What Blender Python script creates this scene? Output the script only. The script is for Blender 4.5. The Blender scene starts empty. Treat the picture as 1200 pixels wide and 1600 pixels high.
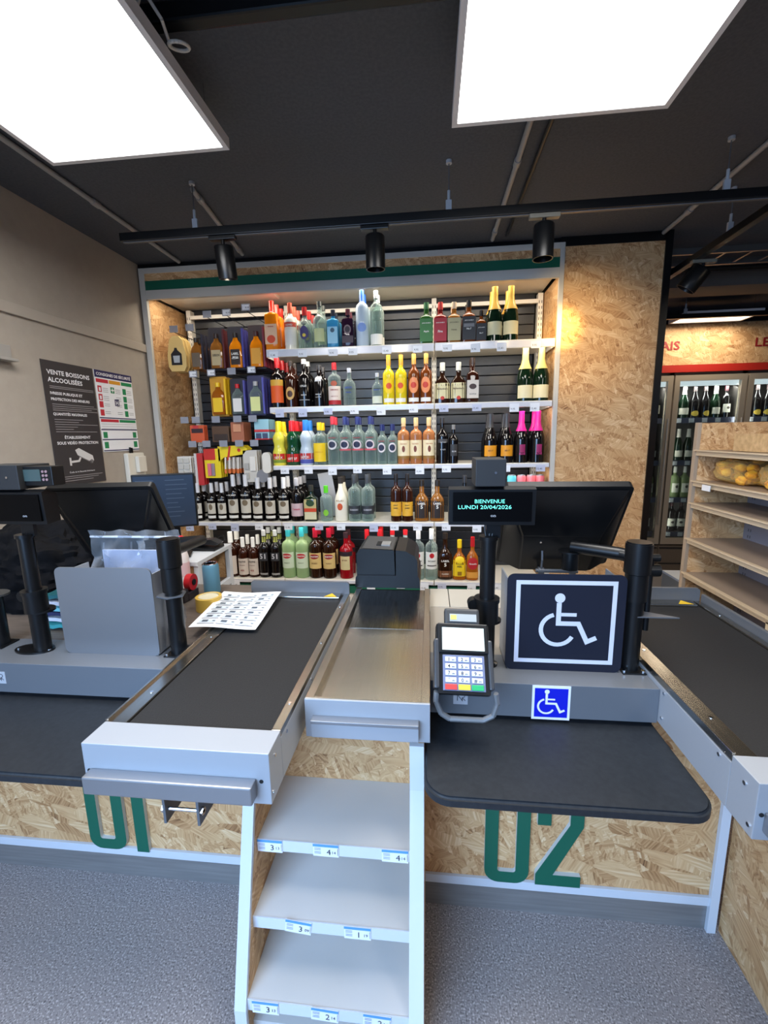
import bpy, bmesh, math, random
from mathutils import Vector, Matrix, noise
from math import sin, cos, pi, radians
random.seed(7)
S = bpy.context.scene
COL = S.collection
# ------------------------------------------------------------------ camera, world, lights, exposure
yaw, pit, rol = radians(6.0785), radians(-10.0114), radians(1.0634)
CR = Matrix.Rotation(yaw, 3, 'Z') @ Matrix.Rotation(pit, 3, 'X') @ Matrix.Rotation(rol, 3, 'Y')
cd = bpy.data.cameras.new('camera'); cam = bpy.data.objects.new('camera', cd); COL.objects.link(cam)
right, fwd, up = CR.col[0], CR.col[1], CR.col[2]
mm = Matrix((right, up, -fwd)).transposed().to_4x4(); mm.translation = Vector((0, 0, 1.4)); cam.matrix_world = mm
cd.sensor_fit = 'VERTICAL'; cd.sensor_height = 36; cd.sensor_width = 27; cd.lens = 36 * 679.9 / 1600
cd.clip_start = .02; cd.clip_end = 60
S.camera = cam
S.view_settings.view_transform = 'Standard'; S.view_settings.look = 'None'
S.view_settings.gamma = 1; S.view_settings.use_curve_mapping = False
S.view_settings.exposure = 0.0
w = bpy.data.worlds.new('world'); S.world = w; w.use_nodes = True
w.node_tree.nodes['Background'].inputs[0].default_value = (.45, .62, 1, 1)
w.node_tree.nodes['Background'].inputs[1].default_value = .28
def area(name, loc, size, power, col, rot, spread=180):
    l = bpy.data.lights.new(name, 'AREA'); l.shape = 'RECTANGLE'; l.size, l.size_y = size; l.energy = power; l.color = col
    l.spread = radians(spread)
    o = bpy.data.objects.new(name, l); COL.objects.link(o); o.location = loc; o.rotation_euler = rot; return o
area('shopfront_daylight', (-1.15, -1.35, 1.5), (1.9, 1.8), 68, (.40, .63, 1), (radians(58), 0, radians(-22)), 110)
def spot(name, loc, tgt, power, col, ang, blend=.6):
    l = bpy.data.lights.new(name, 'SPOT'); l.energy = power; l.color = col; l.spot_size = radians(ang); l.spot_blend = blend; l.shadow_soft_size = .03
    o = bpy.data.objects.new(name, l); COL.objects.link(o); o.location = loc
    o.rotation_euler = (Vector(tgt) - Vector(loc)).to_track_quat('-Z', 'Y').to_euler(); return o
# panels light the room through their emissive diffusers plus matching area lamps at the diffuser
area('panel_lamp_right', (.382, .95, 2.318), (.58, 1.1), 21, (1, .97, .93), (0, 0, 0))
area('panel_lamp_left', (-.968, .95, 2.318), (.58, 1.1), 21, (1, .97, .93), (0, 0, 0))
area('far_panel_lamp', (2.41, 4.2, 2.31), (.6, .25), 7, (1, .86, .66), (0, 0, 0))
area('aisle_panel_lamp', (2.5, 1.5, 2.31), (.6, .6), 11, (1, .80, .54), (0, 0, 0))
area('back_panel_lamp', (1.6, -1.0, 2.4), (.6, 1.1), 7, (1, .97, .93), (0, 0, 0))
area('display_strip_lamp', (-.53, 2.85, 2.292), (2.4, .03), 9, (1, .90, .74), (radians(14), 0, 0))
for z_ in (1.945, 1.588, 1.212, .833):
    area('shelf_strip_lamp', (-.15 if z_ > 1 else -.5, 2.835, z_ - .026), (1.7 if z_ > 1 else 2.4, .015), 4.0 if z_ > 1.5 else 2.6, (1, .93, .82), (radians(20), 0, 0))
# ------------------------------------------------------------------ materials
def lin(c):
    return tuple((v / 255 / 12.92 if v / 255 <= .04045 else ((v / 255 + .055) / 1.055) ** 2.4) for v in c) + (1,)
MC = {}
def mat(name, rgb, rough=.5, metal=0, trans=0, emit=0, spec=None, alpha=1, ior=None, coat=0):
    if name in MC: return MC[name]
    m = bpy.data.materials.new(name); m.use_nodes = True; b = m.node_tree.nodes['Principled BSDF']
    b.inputs['Base Color'].default_value = lin(rgb); b.inputs['Roughness'].default_value = rough; b.inputs['Metallic'].default_value = metal
    b.inputs['Transmission Weight'].default_value = trans
    if emit: b.inputs['Emission Color'].default_value = lin(rgb); b.inputs['Emission Strength'].default_value = emit
    if spec is not None: b.inputs['Specular IOR Level'].default_value = spec
    if ior: b.inputs['IOR'].default_value = ior
    b.inputs['Coat Weight'].default_value = coat; b.inputs['Alpha'].default_value = alpha
    MC[name] = m; return m
def N(m, t, **k):
    n = m.node_tree.nodes.new(t)
    for a, v in k.items(): setattr(n, a, v)
    return n
def ramp(m, stops):
    r = N(m, 'ShaderNodeValToRGB'); e = r.color_ramp.elements
    while len(e) > 1: e.remove(e[-1])
    for i, (p, c) in enumerate(stops):
        x = e[0] if i == 0 else e.new(p)
        x.position = p; x.color = lin(c)
    return r
def speck(name, base, stops, scale, rough=.6, bump=0, metal=0, detail=2, stretch=(1, 1, 1), spec=None):
    m = mat(name, base, rough, metal, spec=spec); L = m.node_tree.links; b = m.node_tree.nodes['Principled BSDF']
    tc = N(m, 'ShaderNodeTexCoord'); mp = N(m, 'ShaderNodeMapping'); mp.inputs['Scale'].default_value = stretch
    no = N(m, 'ShaderNodeTexNoise'); no.inputs['Scale'].default_value = scale; no.inputs['Detail'].default_value = detail
    L.new(tc.outputs['Object'], mp.inputs[0]); L.new(mp.outputs[0], no.inputs['Vector'])
    r = ramp(m, stops); L.new(no.outputs['Fac'], r.inputs[0]); L.new(r.outputs[0], b.inputs['Base Color'])
    if bump:
        bp = N(m, 'ShaderNodeBump'); bp.inputs['Strength'].default_value = bump; bp.inputs['Distance'].default_value = .002
        L.new(no.outputs['Fac'], bp.inputs['Height']); L.new(bp.outputs[0], b.inputs['Normal'])
    return m
def osb(name, axis, tint=1.0):
    """strand board: flakes from three layers of Voronoi cells, each cell with its own grain direction"""
    m = mat(name, (200, 165, 120), .6); L = m.node_tree.links; b = m.node_tree.nodes['Principled BSDF']
    tc = N(m, 'ShaderNodeTexCoord'); layers = []
    ax = {'X': (1, 0, 0), 'Y': (0, 1, 0), 'Z': (0, 0, 1)}[axis]
    for k, (ang, sc, st) in enumerate(((.5, 26, 3.4), (1.9, 40, 4.6), (2.8, 20, 3.0))):
        r0 = N(m, 'ShaderNodeVectorRotate', rotation_type='AXIS_ANGLE'); r0.inputs['Axis'].default_value = ax; r0.inputs['Angle'].default_value = ang
        L.new(tc.outputs['Object'], r0.inputs['Vector'])
        mp = N(m, 'ShaderNodeMapping'); s = [1, 1, 1]; s['XYZ'.index(axis)] = 0.0; s[1 if axis == 'Z' else 2] = st
        mp.inputs['Scale'].default_value = s; mp.inputs['Location'].default_value = (k * 3.1, k * 1.7, k * 2.3)
        L.new(r0.outputs[0], mp.inputs[0])
        nz = N(m, 'ShaderNodeTexNoise'); nz.inputs['Scale'].default_value = 9; L.new(mp.outputs[0], nz.inputs['Vector'])
        ad = N(m, 'ShaderNodeVectorMath', operation='MULTIPLY_ADD'); ad.inputs[1].default_value = (.05, .05, .05)
        L.new(nz.outputs['Color'], ad.inputs[0]); L.new(mp.outputs[0], ad.inputs[2])
        v = N(m, 'ShaderNodeTexVoronoi'); v.inputs['Scale'].default_value = sc * .55; L.new(ad.outputs[0], v.inputs['Vector'])
        sp = N(m, 'ShaderNodeSeparateColor'); L.new(v.outputs['Color'], sp.inputs[0])
        mul = N(m, 'ShaderNodeMath', operation='MULTIPLY'); mul.inputs[1].default_value = 3.14; L.new(sp.outputs[0], mul.inputs[0])
        r1 = N(m, 'ShaderNodeVectorRotate', rotation_type='AXIS_ANGLE'); r1.inputs['Axis'].default_value = ax
        L.new(tc.outputs['Object'], r1.inputs['Vector']); L.new(mul.outputs[0], r1.inputs['Angle'])
        mp2 = N(m, 'ShaderNodeMapping'); s2 = [170, 170, 170]; s2['XYZ'.index(axis)] = 0.0; s2[1 if axis == 'Z' else 2] = 10
        mp2.inputs['Scale'].default_value = s2; L.new(r1.outputs[0], mp2.inputs[0])
        n2 = N(m, 'ShaderNodeTexNoise'); n2.inputs['Scale'].default_value = 1.0; n2.inputs['Detail'].default_value = 3; L.new(mp2.outputs[0], n2.inputs['Vector'])
        # value = .55*cell random + .45*grain
        a = N(m, 'ShaderNodeMath', operation='MULTIPLY'); a.inputs[1].default_value = .28; L.new(sp.outputs[1], a.inputs[0])
        c = N(m, 'ShaderNodeMath', operation='MULTIPLY_ADD'); c.inputs[1].default_value = .72; L.new(n2.outputs['Fac'], c.inputs[0]); L.new(a.outputs[0], c.inputs[2])
        layers.append((c, sp))
    cur = layers[0][0].outputs[0]
    for c, sp in layers[1:]:
        gt = N(m, 'ShaderNodeMath', operation='GREATER_THAN'); gt.inputs[1].default_value = .52; L.new(sp.outputs[2], gt.inputs[0])
        mx = N(m, 'ShaderNodeMix'); L.new(gt.outputs[0], mx.inputs[0]); L.new(cur, mx.inputs[2]); L.new(c.outputs[0], mx.inputs[3]); cur = mx.outputs[0]
    t = tint
    def q(c): return tuple(min(255, v * t) for v in c)
    r = ramp(m, [(.20, q((96, 60, 32))), (.31, q((164, 118, 74))), (.45, q((196, 152, 104))), (.60, q((212, 172, 124))), (.80, q((238, 210, 168)))])
    L.new(cur, r.inputs[0]); L.new(r.outputs[0], b.inputs['Base Color'])
    return m
def glassmat(name, rgb=(235, 245, 245), gloss=.12):
    if name in MC: return MC[name]
    m = bpy.data.materials.new(name); m.use_nodes = True; nt = m.node_tree; nt.nodes.clear()
    o = N(m, 'ShaderNodeOutputMaterial'); mx = N(m, 'ShaderNodeMixShader'); tr = N(m, 'ShaderNodeBsdfTransparent'); gl = N(m, 'ShaderNodeBsdfGlossy')
    fr = N(m, 'ShaderNodeFresnel'); ma = N(m, 'ShaderNodeMath', operation='MULTIPLY_ADD'); ma.inputs[1].default_value = .9; ma.inputs[2].default_value = gloss * .3
    tr.inputs[0].default_value = lin(rgb); gl.inputs['Roughness'].default_value = .03
    L = nt.links; L.new(fr.outputs[0], ma.inputs[0]); L.new(ma.outputs[0], mx.inputs[0]); L.new(tr.outputs[0], mx.inputs[1]); L.new(gl.outputs[0], mx.inputs[2]); L.new(mx.outputs[0], o.inputs[0])
    MC[name] = m; return m
def bottleglass(name, rgb, k=.35):
    """coloured or clear bottle glass: part transparent, part tinted body, with a fresnel gloss"""
    if name in MC: return MC[name]
    m = bpy.data.materials.new(name); m.use_nodes = True; nt = m.node_tree; L = nt.links
    b = nt.nodes['Principled BSDF']; b.inputs['Base Color'].default_value = lin(rgb); b.inputs['Roughness'].default_value = .06
    o = nt.nodes['Material Output']; tr = N(m, 'ShaderNodeBsdfTransparent'); tr.inputs[0].default_value = lin(tuple(min(255, v + 20) for v in rgb))
    lw = N(m, 'ShaderNodeLayerWeight'); lw.inputs[0].default_value = .45
    mr = N(m, 'ShaderNodeMapRange'); mr.inputs['To Min'].default_value = k; mr.inputs['To Max'].default_value = .95 if k > .4 else .6
    L.new(lw.outputs['Facing'], mr.inputs['Value'])
    mx = N(m, 'ShaderNodeMixShader'); L.new(mr.outputs[0], mx.inputs[0]); L.new(tr.outputs[0], mx.inputs[1]); L.new(b.outputs[0], mx.inputs[2]); L.new(mx.outputs[0], o.inputs[0])
    MC[name] = m; return m
OSBY = osb('strand_board_front', 'Y'); OSBX = osb('strand_board_side', 'X')
M_floor = speck('floor_vinyl', (120, 116, 124), [(.32, (92, 86, 86)), (.41, (140, 132, 130)), (.58, (148, 140, 138)), (.66, (196, 187, 184))], 230, .5, 0, 0, 1.5)
M_ceil = speck('ceiling_paint', (62, 63, 66), [(.35, (68, 72, 80)), (.65, (76, 80, 88))], 90, .8, .1)
M_wall = speck('wall_plaster', (188, 182, 172), [(.3, (158, 149, 138)), (.7, (163, 154, 143))], 22, .85, .35, 0, 4)
M_white = mat('white_lacquer', (204, 209, 216), .35)
M_framew = mat('display_frame_paint', (196, 193, 186), .45)
M_cream = mat('cream_shelf_steel', (228, 222, 208), .35)
M_melamine = speck('white_melamine', (206, 203, 198), [(.3, (198, 195, 190)), (.7, (212, 209, 205))], 3, .4)
M_pale = mat('pale_worktop', (150, 143, 132), .45)
M_steel = speck('brushed_steel', (176, 174, 168), [(.3, (176, 172, 164)), (.7, (188, 184, 176))], 5, .24, 0, 1, 4, (60, 1, 60))
M_alu = mat('matt_aluminium', (146, 148, 152), .38, .75)
M_grey = mat('grey_coated_metal', (160, 164, 170), .45, .25)
M_dgrey = mat('dark_grey_metal', (92, 95, 100), .45, .2)
M_belt = speck('belt_rubber', (38, 38, 40), [(.3, (30, 30, 31)), (.7, (38, 38, 39))], 300, .6, .3, spec=.25)
M_desk = speck('black_laminate', (34, 37, 42), [(.3, (27, 31, 36)), (.7, (35, 39, 44))], 90, .45, spec=.35)
M_black = mat('black_plastic', (13, 14, 16), .38, spec=.35)
M_blackm = mat('black_painted_metal', (12, 13, 15), .32, spec=.4)
M_dark = mat('dark_void', (12, 12, 13), .8)
M_green = mat('green_band', (6, 92, 70), .45)
M_red = mat('red_band', (176, 36, 24), .5)
M_slat = speck('charcoal_slats', (62, 65, 70), [(.3, (42, 44, 48)), (.7, (56, 58, 62))], 6, .34, 0, .3)
M_brownlam = speck('brown_laminate', (98, 88, 80), [(.3, (84, 75, 68)), (.7, (106, 96, 88))], 12, .45, 0, 0, 4, (1, 12, 1))
M_tagp = mat('clear_tag_holder', (165, 168, 178), .2, 0, 0, 0, alpha=.75)
M_paper = mat('white_paper', (232, 234, 238), .7)
M_ink = mat('black_ink', (24, 24, 28), .6)
M_inkw = mat('white_ink', (232, 232, 236), .6)
M_pipe = mat('grey_conduit', (150, 150, 150), .4)
M_chrome = mat('chrome', (220, 220, 222), .12, 1)
M_bluetag = mat('blue_tag_band', (86, 150, 205), .6)
M_glow = mat('diffuser_glow', (255, 253, 250), .5, emit=5.5)
M_farglow = mat('far_diffuser_glow', (255, 244, 222), .5, emit=3.0)
M_frame = mat('panel_frame_white', (215, 213, 214), .4)
# ------------------------------------------------------------------ mesh helpers
class MB:
    def __init__(s): s.v = []; s.f = []; s.m = []; s.cur = 0
    def add(s, vs, fs, mi=None):
        o = len(s.v); s.v += [Vector(v) for v in vs]; s.f += [tuple(i + o for i in f) for f in fs]; s.m += [s.cur if mi is None else mi] * len(fs); return s
    def box(s, x0, x1, y0, y1, z0, z1, bev=0, mi=None, rot=None, piv=None):
        bm = bmesh.new(); bmesh.ops.create_cube(bm, size=1)
        for v in bm.verts: v.co = Vector(((x0 + x1) / 2 + v.co.x * (x1 - x0), (y0 + y1) / 2 + v.co.y * (y1 - y0), (z0 + z1) / 2 + v.co.z * (z1 - z0)))
        if bev: bmesh.ops.bevel(bm, geom=bm.edges[:], offset=bev, segments=2, affect='EDGES', profile=.6)
        if rot: bmesh.ops.rotate(bm, verts=bm.verts, cent=piv or ((x0 + x1) / 2, (y0 + y1) / 2, (z0 + z1) / 2), matrix=rot)
        return s.bm(bm, mi)
    def bm(s, bm, mi=None):
        bm.verts.ensure_lookup_table(); bm.verts.index_update()
        s.add([v.co.copy() for v in bm.verts], [[v.index for v in f.verts] for f in bm.faces], mi); bm.free(); return s
    def cyl(s, a, b, r, r2=None, n=20, mi=None, caps=True):
        a, b = Vector(a), Vector(b); d = (b - a).normalized(); r2 = r if r2 is None else r2
        u = d.orthogonal().normalized(); w_ = d.cross(u); vs = []
        for c, rr in ((a, r), (b, r2)):
            for i in range(n): t = 2 * pi * i / n; vs.append(c + (u * cos(t) + w_ * sin(t)) * rr)
        fs = [(i, (i + 1) % n, n + (i + 1) % n, n + i) for i in range(n)]
        if caps: fs += [tuple(range(n))[::-1], tuple(range(n, 2 * n))]
        return s.add(vs, fs, mi)
    def tube(s, pts, r, n=8, mi=None):
        for a, b in zip(pts, pts[1:]): s.cyl(a, b, r, n=n, mi=mi)
        return s
    def lathe(s, prof, c=(0, 0), n=24, exp=None, sy=1, mi=None, close=True):
        """prof: list of (z, r[, exponent]); superellipse cross-section"""
        vs = []
        for p in prof:
            z, r = p[0], p[1]; e = p[2] if len(p) > 2 else 2
            for i in range(n):
                t = 2 * pi * (i + .5) / n; k = r / ((abs(cos(t)) ** e + abs(sin(t)) ** e) ** (1 / e))
                vs.append((c[0] + k * cos(t), c[1] + k * sin(t) * sy, z))
        fs = [(j * n + i, j * n + (i + 1) % n, (j + 1) * n + (i + 1) % n, (j + 1) * n + i) for j in range(len(prof) - 1) for i in range(n)]
        if close: fs += [tuple(range(n))[::-1], tuple(range((len(prof) - 1) * n, len(prof) * n))]
        return s.add(vs, fs, mi)
    def prism(s, poly, axis, a, b, mi=None):
        """extrude a 2-D polygon along axis from a to b (poly given in the two other axes, in order)"""
        def P(p, t):
            return {'x': (t, p[0], p[1]), 'y': (p[0], t, p[1]), 'z': (p[0], p[1], t)}[axis]
        n = len(poly); vs = [P(p, a) for p in poly] + [P(p, b) for p in poly]
        fs = [(i, (i + 1) % n, n + (i + 1) % n, n + i) for i in range(n)] + [tuple(range(n))[::-1], tuple(range(n, 2 * n))]
        return s.add(vs, fs, mi)
    def xf(s, M_, start=0):
        for i in range(start, len(s.v)): s.v[i] = M_ @ s.v[i]
        return s
    def build(s, name, mats, parent=None, smooth=False, loc=None, rot=None, ang=None):
        me = bpy.data.meshes.new(name); me.from_pydata([tuple(v) for v in s.v], [], s.f)
        bm = bmesh.new(); bm.from_mesh(me); bmesh.ops.recalc_face_normals(bm, faces=bm.faces); bm.to_mesh(me); bm.free()
        if not isinstance(mats, (list, tuple)): mats = [mats]
        for m in mats: me.materials.append(m)
        for p, mi in zip(me.polygons, s.m): p.material_index = mi
        if smooth:
            for p in me.polygons: p.use_smooth = True
            me.set_sharp_from_angle(angle=radians(ang or 40))
        o = bpy.data.objects.new(name, me); COL.objects.link(o)
        if parent is not None: o.parent = parent
        if loc: o.location = loc
        if rot: o.rotation_euler = rot
        return o
def B(*a, **k): return MB().box(*a, **k)
def tag(o, label=None, cat=None, group=None, kind=None):
    if label: o['label'] = label
    if cat: o['category'] = cat
    if group: o['group'] = group
    if kind: o['kind'] = kind
    return o
def thing(name, loc, label, cat, group=None, rz=0):
    o = bpy.data.objects.new(name, None); COL.objects.link(o); o.location = loc; o.rotation_euler = (0, 0, rz); o.empty_display_size = .05
    return tag(o, label, cat, group)
def struct(o): o['kind'] = 'structure'; return o
def copy_tree(o, parent=None):
    c = o.copy(); COL.objects.link(c); c.parent = parent
    for ch in [x for x in KIDS.get(o.name, [])]: copy_tree2(ch, c)
    return c
KIDS = {}
def copy_tree2(o, parent):
    c = o.copy(); COL.objects.link(c); c.parent = parent
    for ch in list(o.children): copy_tree2(ch, c)
    return c
TC = {}
def text(s, size, bold=False):
    """lettering as flat 2-D mesh data (verts, faces), origin at left baseline, plus width"""
    k = (s, bold)
    if k not in TC:
        cu = bpy.data.curves.new('t', 'FONT'); cu.body = s; cu.size = 1; cu.resolution_u = 2
        if bold: cu.offset = .022
        o = bpy.data.objects.new('t', cu); COL.objects.link(o)
        me = bpy.data.meshes.new_from_object(o)
        vs = [(v.co.x, v.co.y) for v in me.vertices]; fs = [tuple(p.vertices) for p in me.polygons]
        bpy.data.objects.remove(o); bpy.data.curves.remove(cu); bpy.data.meshes.remove(me)
        TC[k] = (vs, fs, min(v[0] for v in vs), max(v[0] for v in vs))
    vs, fs, a, b = TC[k]
    return [((x - a) * size, y * size) for x, y in vs], fs, (b - a) * size
def put_text(mb, s, size, fn, cx=None, x=0, y=0, bold=False, mi=None, width=None):
    vs, fs, wd = text(s, size, bold); k = 1
    if width: k = width / wd
    ox = cx - wd * k / 2 if cx is not None else x
    mb.add([fn(ox + a * k, y + b) for a, b in vs], fs, mi); return wd * k
def disc2(cx, cy, r, n=20): return [(cx + r * cos(2 * pi * i / n), cy + r * sin(2 * pi * i / n)) for i in range(n)]
def put_poly(mb, poly, fn, mi=None): mb.add([fn(a, b) for a, b in poly], [tuple(range(len(poly)))], mi)
def stroke(mb, pts, wd, fn, mi=None):
    """flat polyline ribbon of constant width with mitred joints"""
    n = len(pts); Lf = []; Rt = []
    for i in range(n):
        p = Vector(pts[i]); a = Vector(pts[max(i - 1, 0)]); b = Vector(pts[min(i + 1, n - 1)])
        d1 = (p - a).normalized() if i else (b - p).normalized(); d2 = (b - p).normalized() if i < n - 1 else d1
        t = (d1 + d2).normalized(); nn = Vector((-t.y, t.x)); q = wd / 2 / max(.35, nn.dot(Vector((-d1.y, d1.x))))
        Lf.append(p + nn * q); Rt.append(p - nn * q)
    for i in range(n - 1): mb.add([fn(*Lf[i]), fn(*Lf[i + 1]), fn(*Rt[i + 1]), fn(*Rt[i])], [(0, 1, 2, 3)], mi)
def rrect(x0, x1, y0, y1, r, n=6):
    out = []
    for cx, cy, a in ((x1 - r, y1 - r, 0), (x0 + r, y1 - r, 90), (x0 + r, y0 + r, 180), (x1 - r, y0 + r, 270)):
        for i in range(n + 1): t = radians(a + 90 * i / n); out.append((cx + r * cos(t), cy + r * sin(t)))
    return out
def wheelchair(mb, cx, cy, s, fn, mi):
    """wheelchair symbol, s = height"""
    k = s / 100
    f = lambda x, y: (cx + x * k, cy + y * k)
    put_poly(mb, disc2(*f(-10, 40), 9 * k), fn, mi)
    stroke(mb, [f(-11, 31), f(-11, -8), f(24, -8), f(40, -42), f(56, -34)], 8.5 * k, fn, mi)
    stroke(mb, [f(-6.5, 9), f(20, 9)], 6.5 * k, fn, mi)
    arc = [f(-12 + 29 * cos(radians(a)), -20 + 29 * sin(radians(a))) for a in range(105, 345, 12)]
    stroke(mb, arc, 7.5 * k, fn, mi)
# ------------------------------------------------------------------ room shell
struct(B(-1.95, 5.2, -3.0, 5.2, -.05, 0).build('floor', M_floor))
M_tile = speck('beige_floor_tile', (190, 178, 160), [(.3, (180, 168, 150)), (.7, (200, 188, 170))], 8, .4)
struct(B(-1.84, 1.30, 1.9, 2.84, 0, .004).build('trim_1', M_tile))
struct(B(-1.95, 5.2, -3.0, 5.2, 2.49, 2.55).build('ceiling', M_ceil))
struct(B(-1.95, -1.84, -3.0, 3.25, 0, 2.49).build('wall_left', M_wall))
struct(B(-1.95, 1.34, 3.25, 3.35, 0, 2.49).build('wall_back', M_dark))
struct(B(1.32, 5.2, 5.1, 5.2, 0, 2.49).build('wall_far', mat('far_wall', (70, 62, 54), .8)))
struct(B(5.1, 5.2, -3.0, 5.1, 0, 2.49).build('wall_right', mat('right_wall', (96, 86, 72), .8)))
# OSB wall section right of the display, black metal edge
struct(B(.77, 1.308, 2.80, 2.822, 0, 2.44).build('wall_partition', OSBY))
struct(MB().box(1.308, 1.345, 2.79, 3.25, 0, 2.49).box(.745, 1.308, 2.795, 2.83, 2.44, 2.489).box(-1.84, .745, 2.81, 2.83, 2.463, 2.489).build('trim_2', M_blackm))
struct(MB().box(-1.84, -1.824, -3, 2.79, 1.955, 2.005, .004).build('trim_3', mat('wall_duct_paint', (164, 155, 144), .7)))
# beams and cable ladder over the aisle
struct(B(1.345, 5.1, 3.55, 3.80, 2.40, 2.49).build('trim_4', mat('beam_paint', (96, 90, 84), .7)))
def ladder(y, z, label):
    t = thing('cable_ladder', (1.4, y, z), label, 'cable tray', None)
    M_ = mat('galvanised', (120, 120, 118), .35, .7)
    MB().box(0, 3.6, 0, .015, 0, .035).box(0, 3.6, .2, .215, 0, .035).build('side_rail', M_, t)
    m = MB()
    for i in range(24): m.box(.05 + i * .15, .065 + i * .15, .015, .2, .005, .015)
    m.build('rungs', M_, t)
ladder(3.0, 2.43, 'galvanised cable ladder under the ceiling behind the partition')
m = MB(); 
m.tube([(1.42, 3.3, 2.44), (5.0, 3.3, 2.44)], .012)
for dy in (0, .03): m.tube([(1.42, 3.34 + dy, 2.45), (5.0, 3.36 + dy, 2.45)], .006)
tag(m.build('cable_bundle', M_black), 'black cables running side by side along the aisle ceiling', 'cable')
# conduits on the ceiling
def conduit(x0, y0, x1, y1, label, joints=(), m_=None, r=.011):
    m = MB(); m.tube([(x0, y0, 2.477), (x1, y1, 2.477)], r, 12)
    t = m.build('ceiling_conduit', m_ or M_pipe, smooth=True); tag(t, label, 'pipe', None)
    for k in joints:
        px, py = x0 + (x1 - x0) * k, y0 + (y1 - y0) * k; d = Vector((x1 - x0, y1 - y0, 0)).normalized() * .02
        q = MB(); q.cyl((px - d.x, py - d.y, 2.477), (px + d.x, py + d.y, 2.477), r * 1.35, n=12); q.build('coupling', m_ or M_pipe, t, True)
conduit(.352, -.5, .353, 2.74, 'straight light grey conduit on the ceiling nearest the middle, beside a thin dark cable', (.78, .97))
conduit(-1.515, .3, -1.54, 2.77, 'grey ceiling conduit nearest the left wall', (.72,))
conduit(-1.035, 2.03, -1.11, 2.72, 'short grey ceiling conduit starting beside the left track hanger', (.12, .9))
conduit(1.295, .4, 1.29, 2.79, 'grey ceiling conduit nearest the wooden partition', (.9,))
conduit(.425, -.5, .425, 2.7, 'thin dark cable run beside the middle conduit on the ceiling', (), M_blackm, .008)
# dark ducts along the ceiling near the panels
m = MB().box(-.78, 1.2, 1.225, 1.262, 2.43, 2.475, .006)
tag(m.build('dark_ceiling_rail', M_blackm), 'black rail across the ceiling above the two big light panels', 'rail')
# ------------------------------------------------------------------ light panels
def panel(x0, x1, y0, y1, z, label, g, glow, hang=True):
    t = thing('light_panel', ((x0 + x1) / 2, (y0 + y1) / 2, z), label, 'ceiling light', g)
    a, b = (x1 - x0) / 2, (y1 - y0) / 2; f = .016
    MB().box(-a, a, -b, -b + f, 0, .035).box(-a, a, b - f, b, 0, .035).box(-a, -a + f, -b + f, b - f, 0, .035).box(a - f, a, -b + f, b - f, 0, .035).box(-a + f, a - f, -b + f, b - f, .02, .035).build('frame', M_frame, t)
    B(-a + f, a - f, -b + f, b - f, .008, .019).build('diffuser', glow, t)
    for sx in (-1, 1):
        for sy in (-1, 1):
            MB().cyl((sx * (a - .05), sy * (b - .05), .035), (sx * (a - .05), sy * (b - .05), 2.49 - z), .0015, n=6).build('suspension_wire', M_chrome, t)
    return t
panel(.068, .696, .35, 1.545, 2.33, 'large bright light panel hanging over the right till', None, M_glow)
lp = panel(-1.284, -.652, .35, 1.553, 2.33, 'large bright light panel hanging over the left till, white flex at its side', None, M_glow)
m = MB(); pts = [Vector((.30 + .02 * k, .05 + .05 * cos(k * 1.1), .05 + .02 * sin(k * 1.3))) for k in range(0)]
loop = [(.318 + .022 * (1 - cos(a)) , .275 + .03 * sin(a), .045 + .012 * sin(a)) for a in [i * pi / 9 for i in range(19)]]
m.tube([(.27, .20, .05), (.305, .19, .10), (.33, .22, .06), (.318, .275, .045)] + loop, .004, 8); m.build('flex', mat('flex_white', (196, 192, 184), .5), lp, True)
panel(2.12, 2.72, 4.08, 4.36, 2.33, 'small lit panel over the wine fridge doors', None, M_farglow)
panel(2.2, 2.82, 1.2, 1.82, 2.33, 'lit panel over the bread shelf aisle, outside the picture', None, M_farglow)
panel(1.3, 1.92, -1.6, -.4, 2.40, 'light panel behind the viewer near the shopfront', None, M_glow)
# ------------------------------------------------------------------ track lighting
t = thing('lighting_track', (0, 2.0, 2.27), 'long black lighting track hanging across the ceiling', 'track light rail')
MB().box(-1.37, 3.2, -.017, .017, 0, .034, .002).build('rail', M_blackm, t)
B(-1.36, 3.2, -.006, .006, -.003, 0).build('conductor_slot', M_dgrey, t)
def hanger(parent, x, y, top):
    h = MB().cyl((x, y, .06), (x, y, top), .0022, n=8).build('hanger_wire', M_dgrey, parent)
    MB().box(x - .012, x + .012, y - .006, y + .006, .034, .075, .002).cyl((x, y, .075), (x, y, .11), .006).build('clamp', mat('clamp_pale', (170, 172, 176), .35), h); MB().cyl((x, y, top - .012), (x, y, top), .012).build('ceiling_rose', mat('clamp_pale', 0), h)
for x in (-1.02, .078, 1.14, 2.2): hanger(t, x, 0, .22)
t2 = thing('lighting_track', (1.39, 2.03, 2.27), 'black lighting track running back over the bread shelf aisle', 'track light rail')
MB().box(-.017, .017, -.01, 2.1, 0, .034, .002).build('rail', M_blackm, t2)
for y in (.35, 1.4): hanger(t2, 0, y, .22)
t3 = thing('lighting_track', (1.5, 3.6, 2.26), 'short black track in front of the wine fridge header', 'track light rail')
MB().box(0, 1.9, .25, .284, 0, .034, .002).build('rail', M_blackm, t3)
for x in (.5, 1.3): hanger(t3, x, .267, .23)
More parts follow.
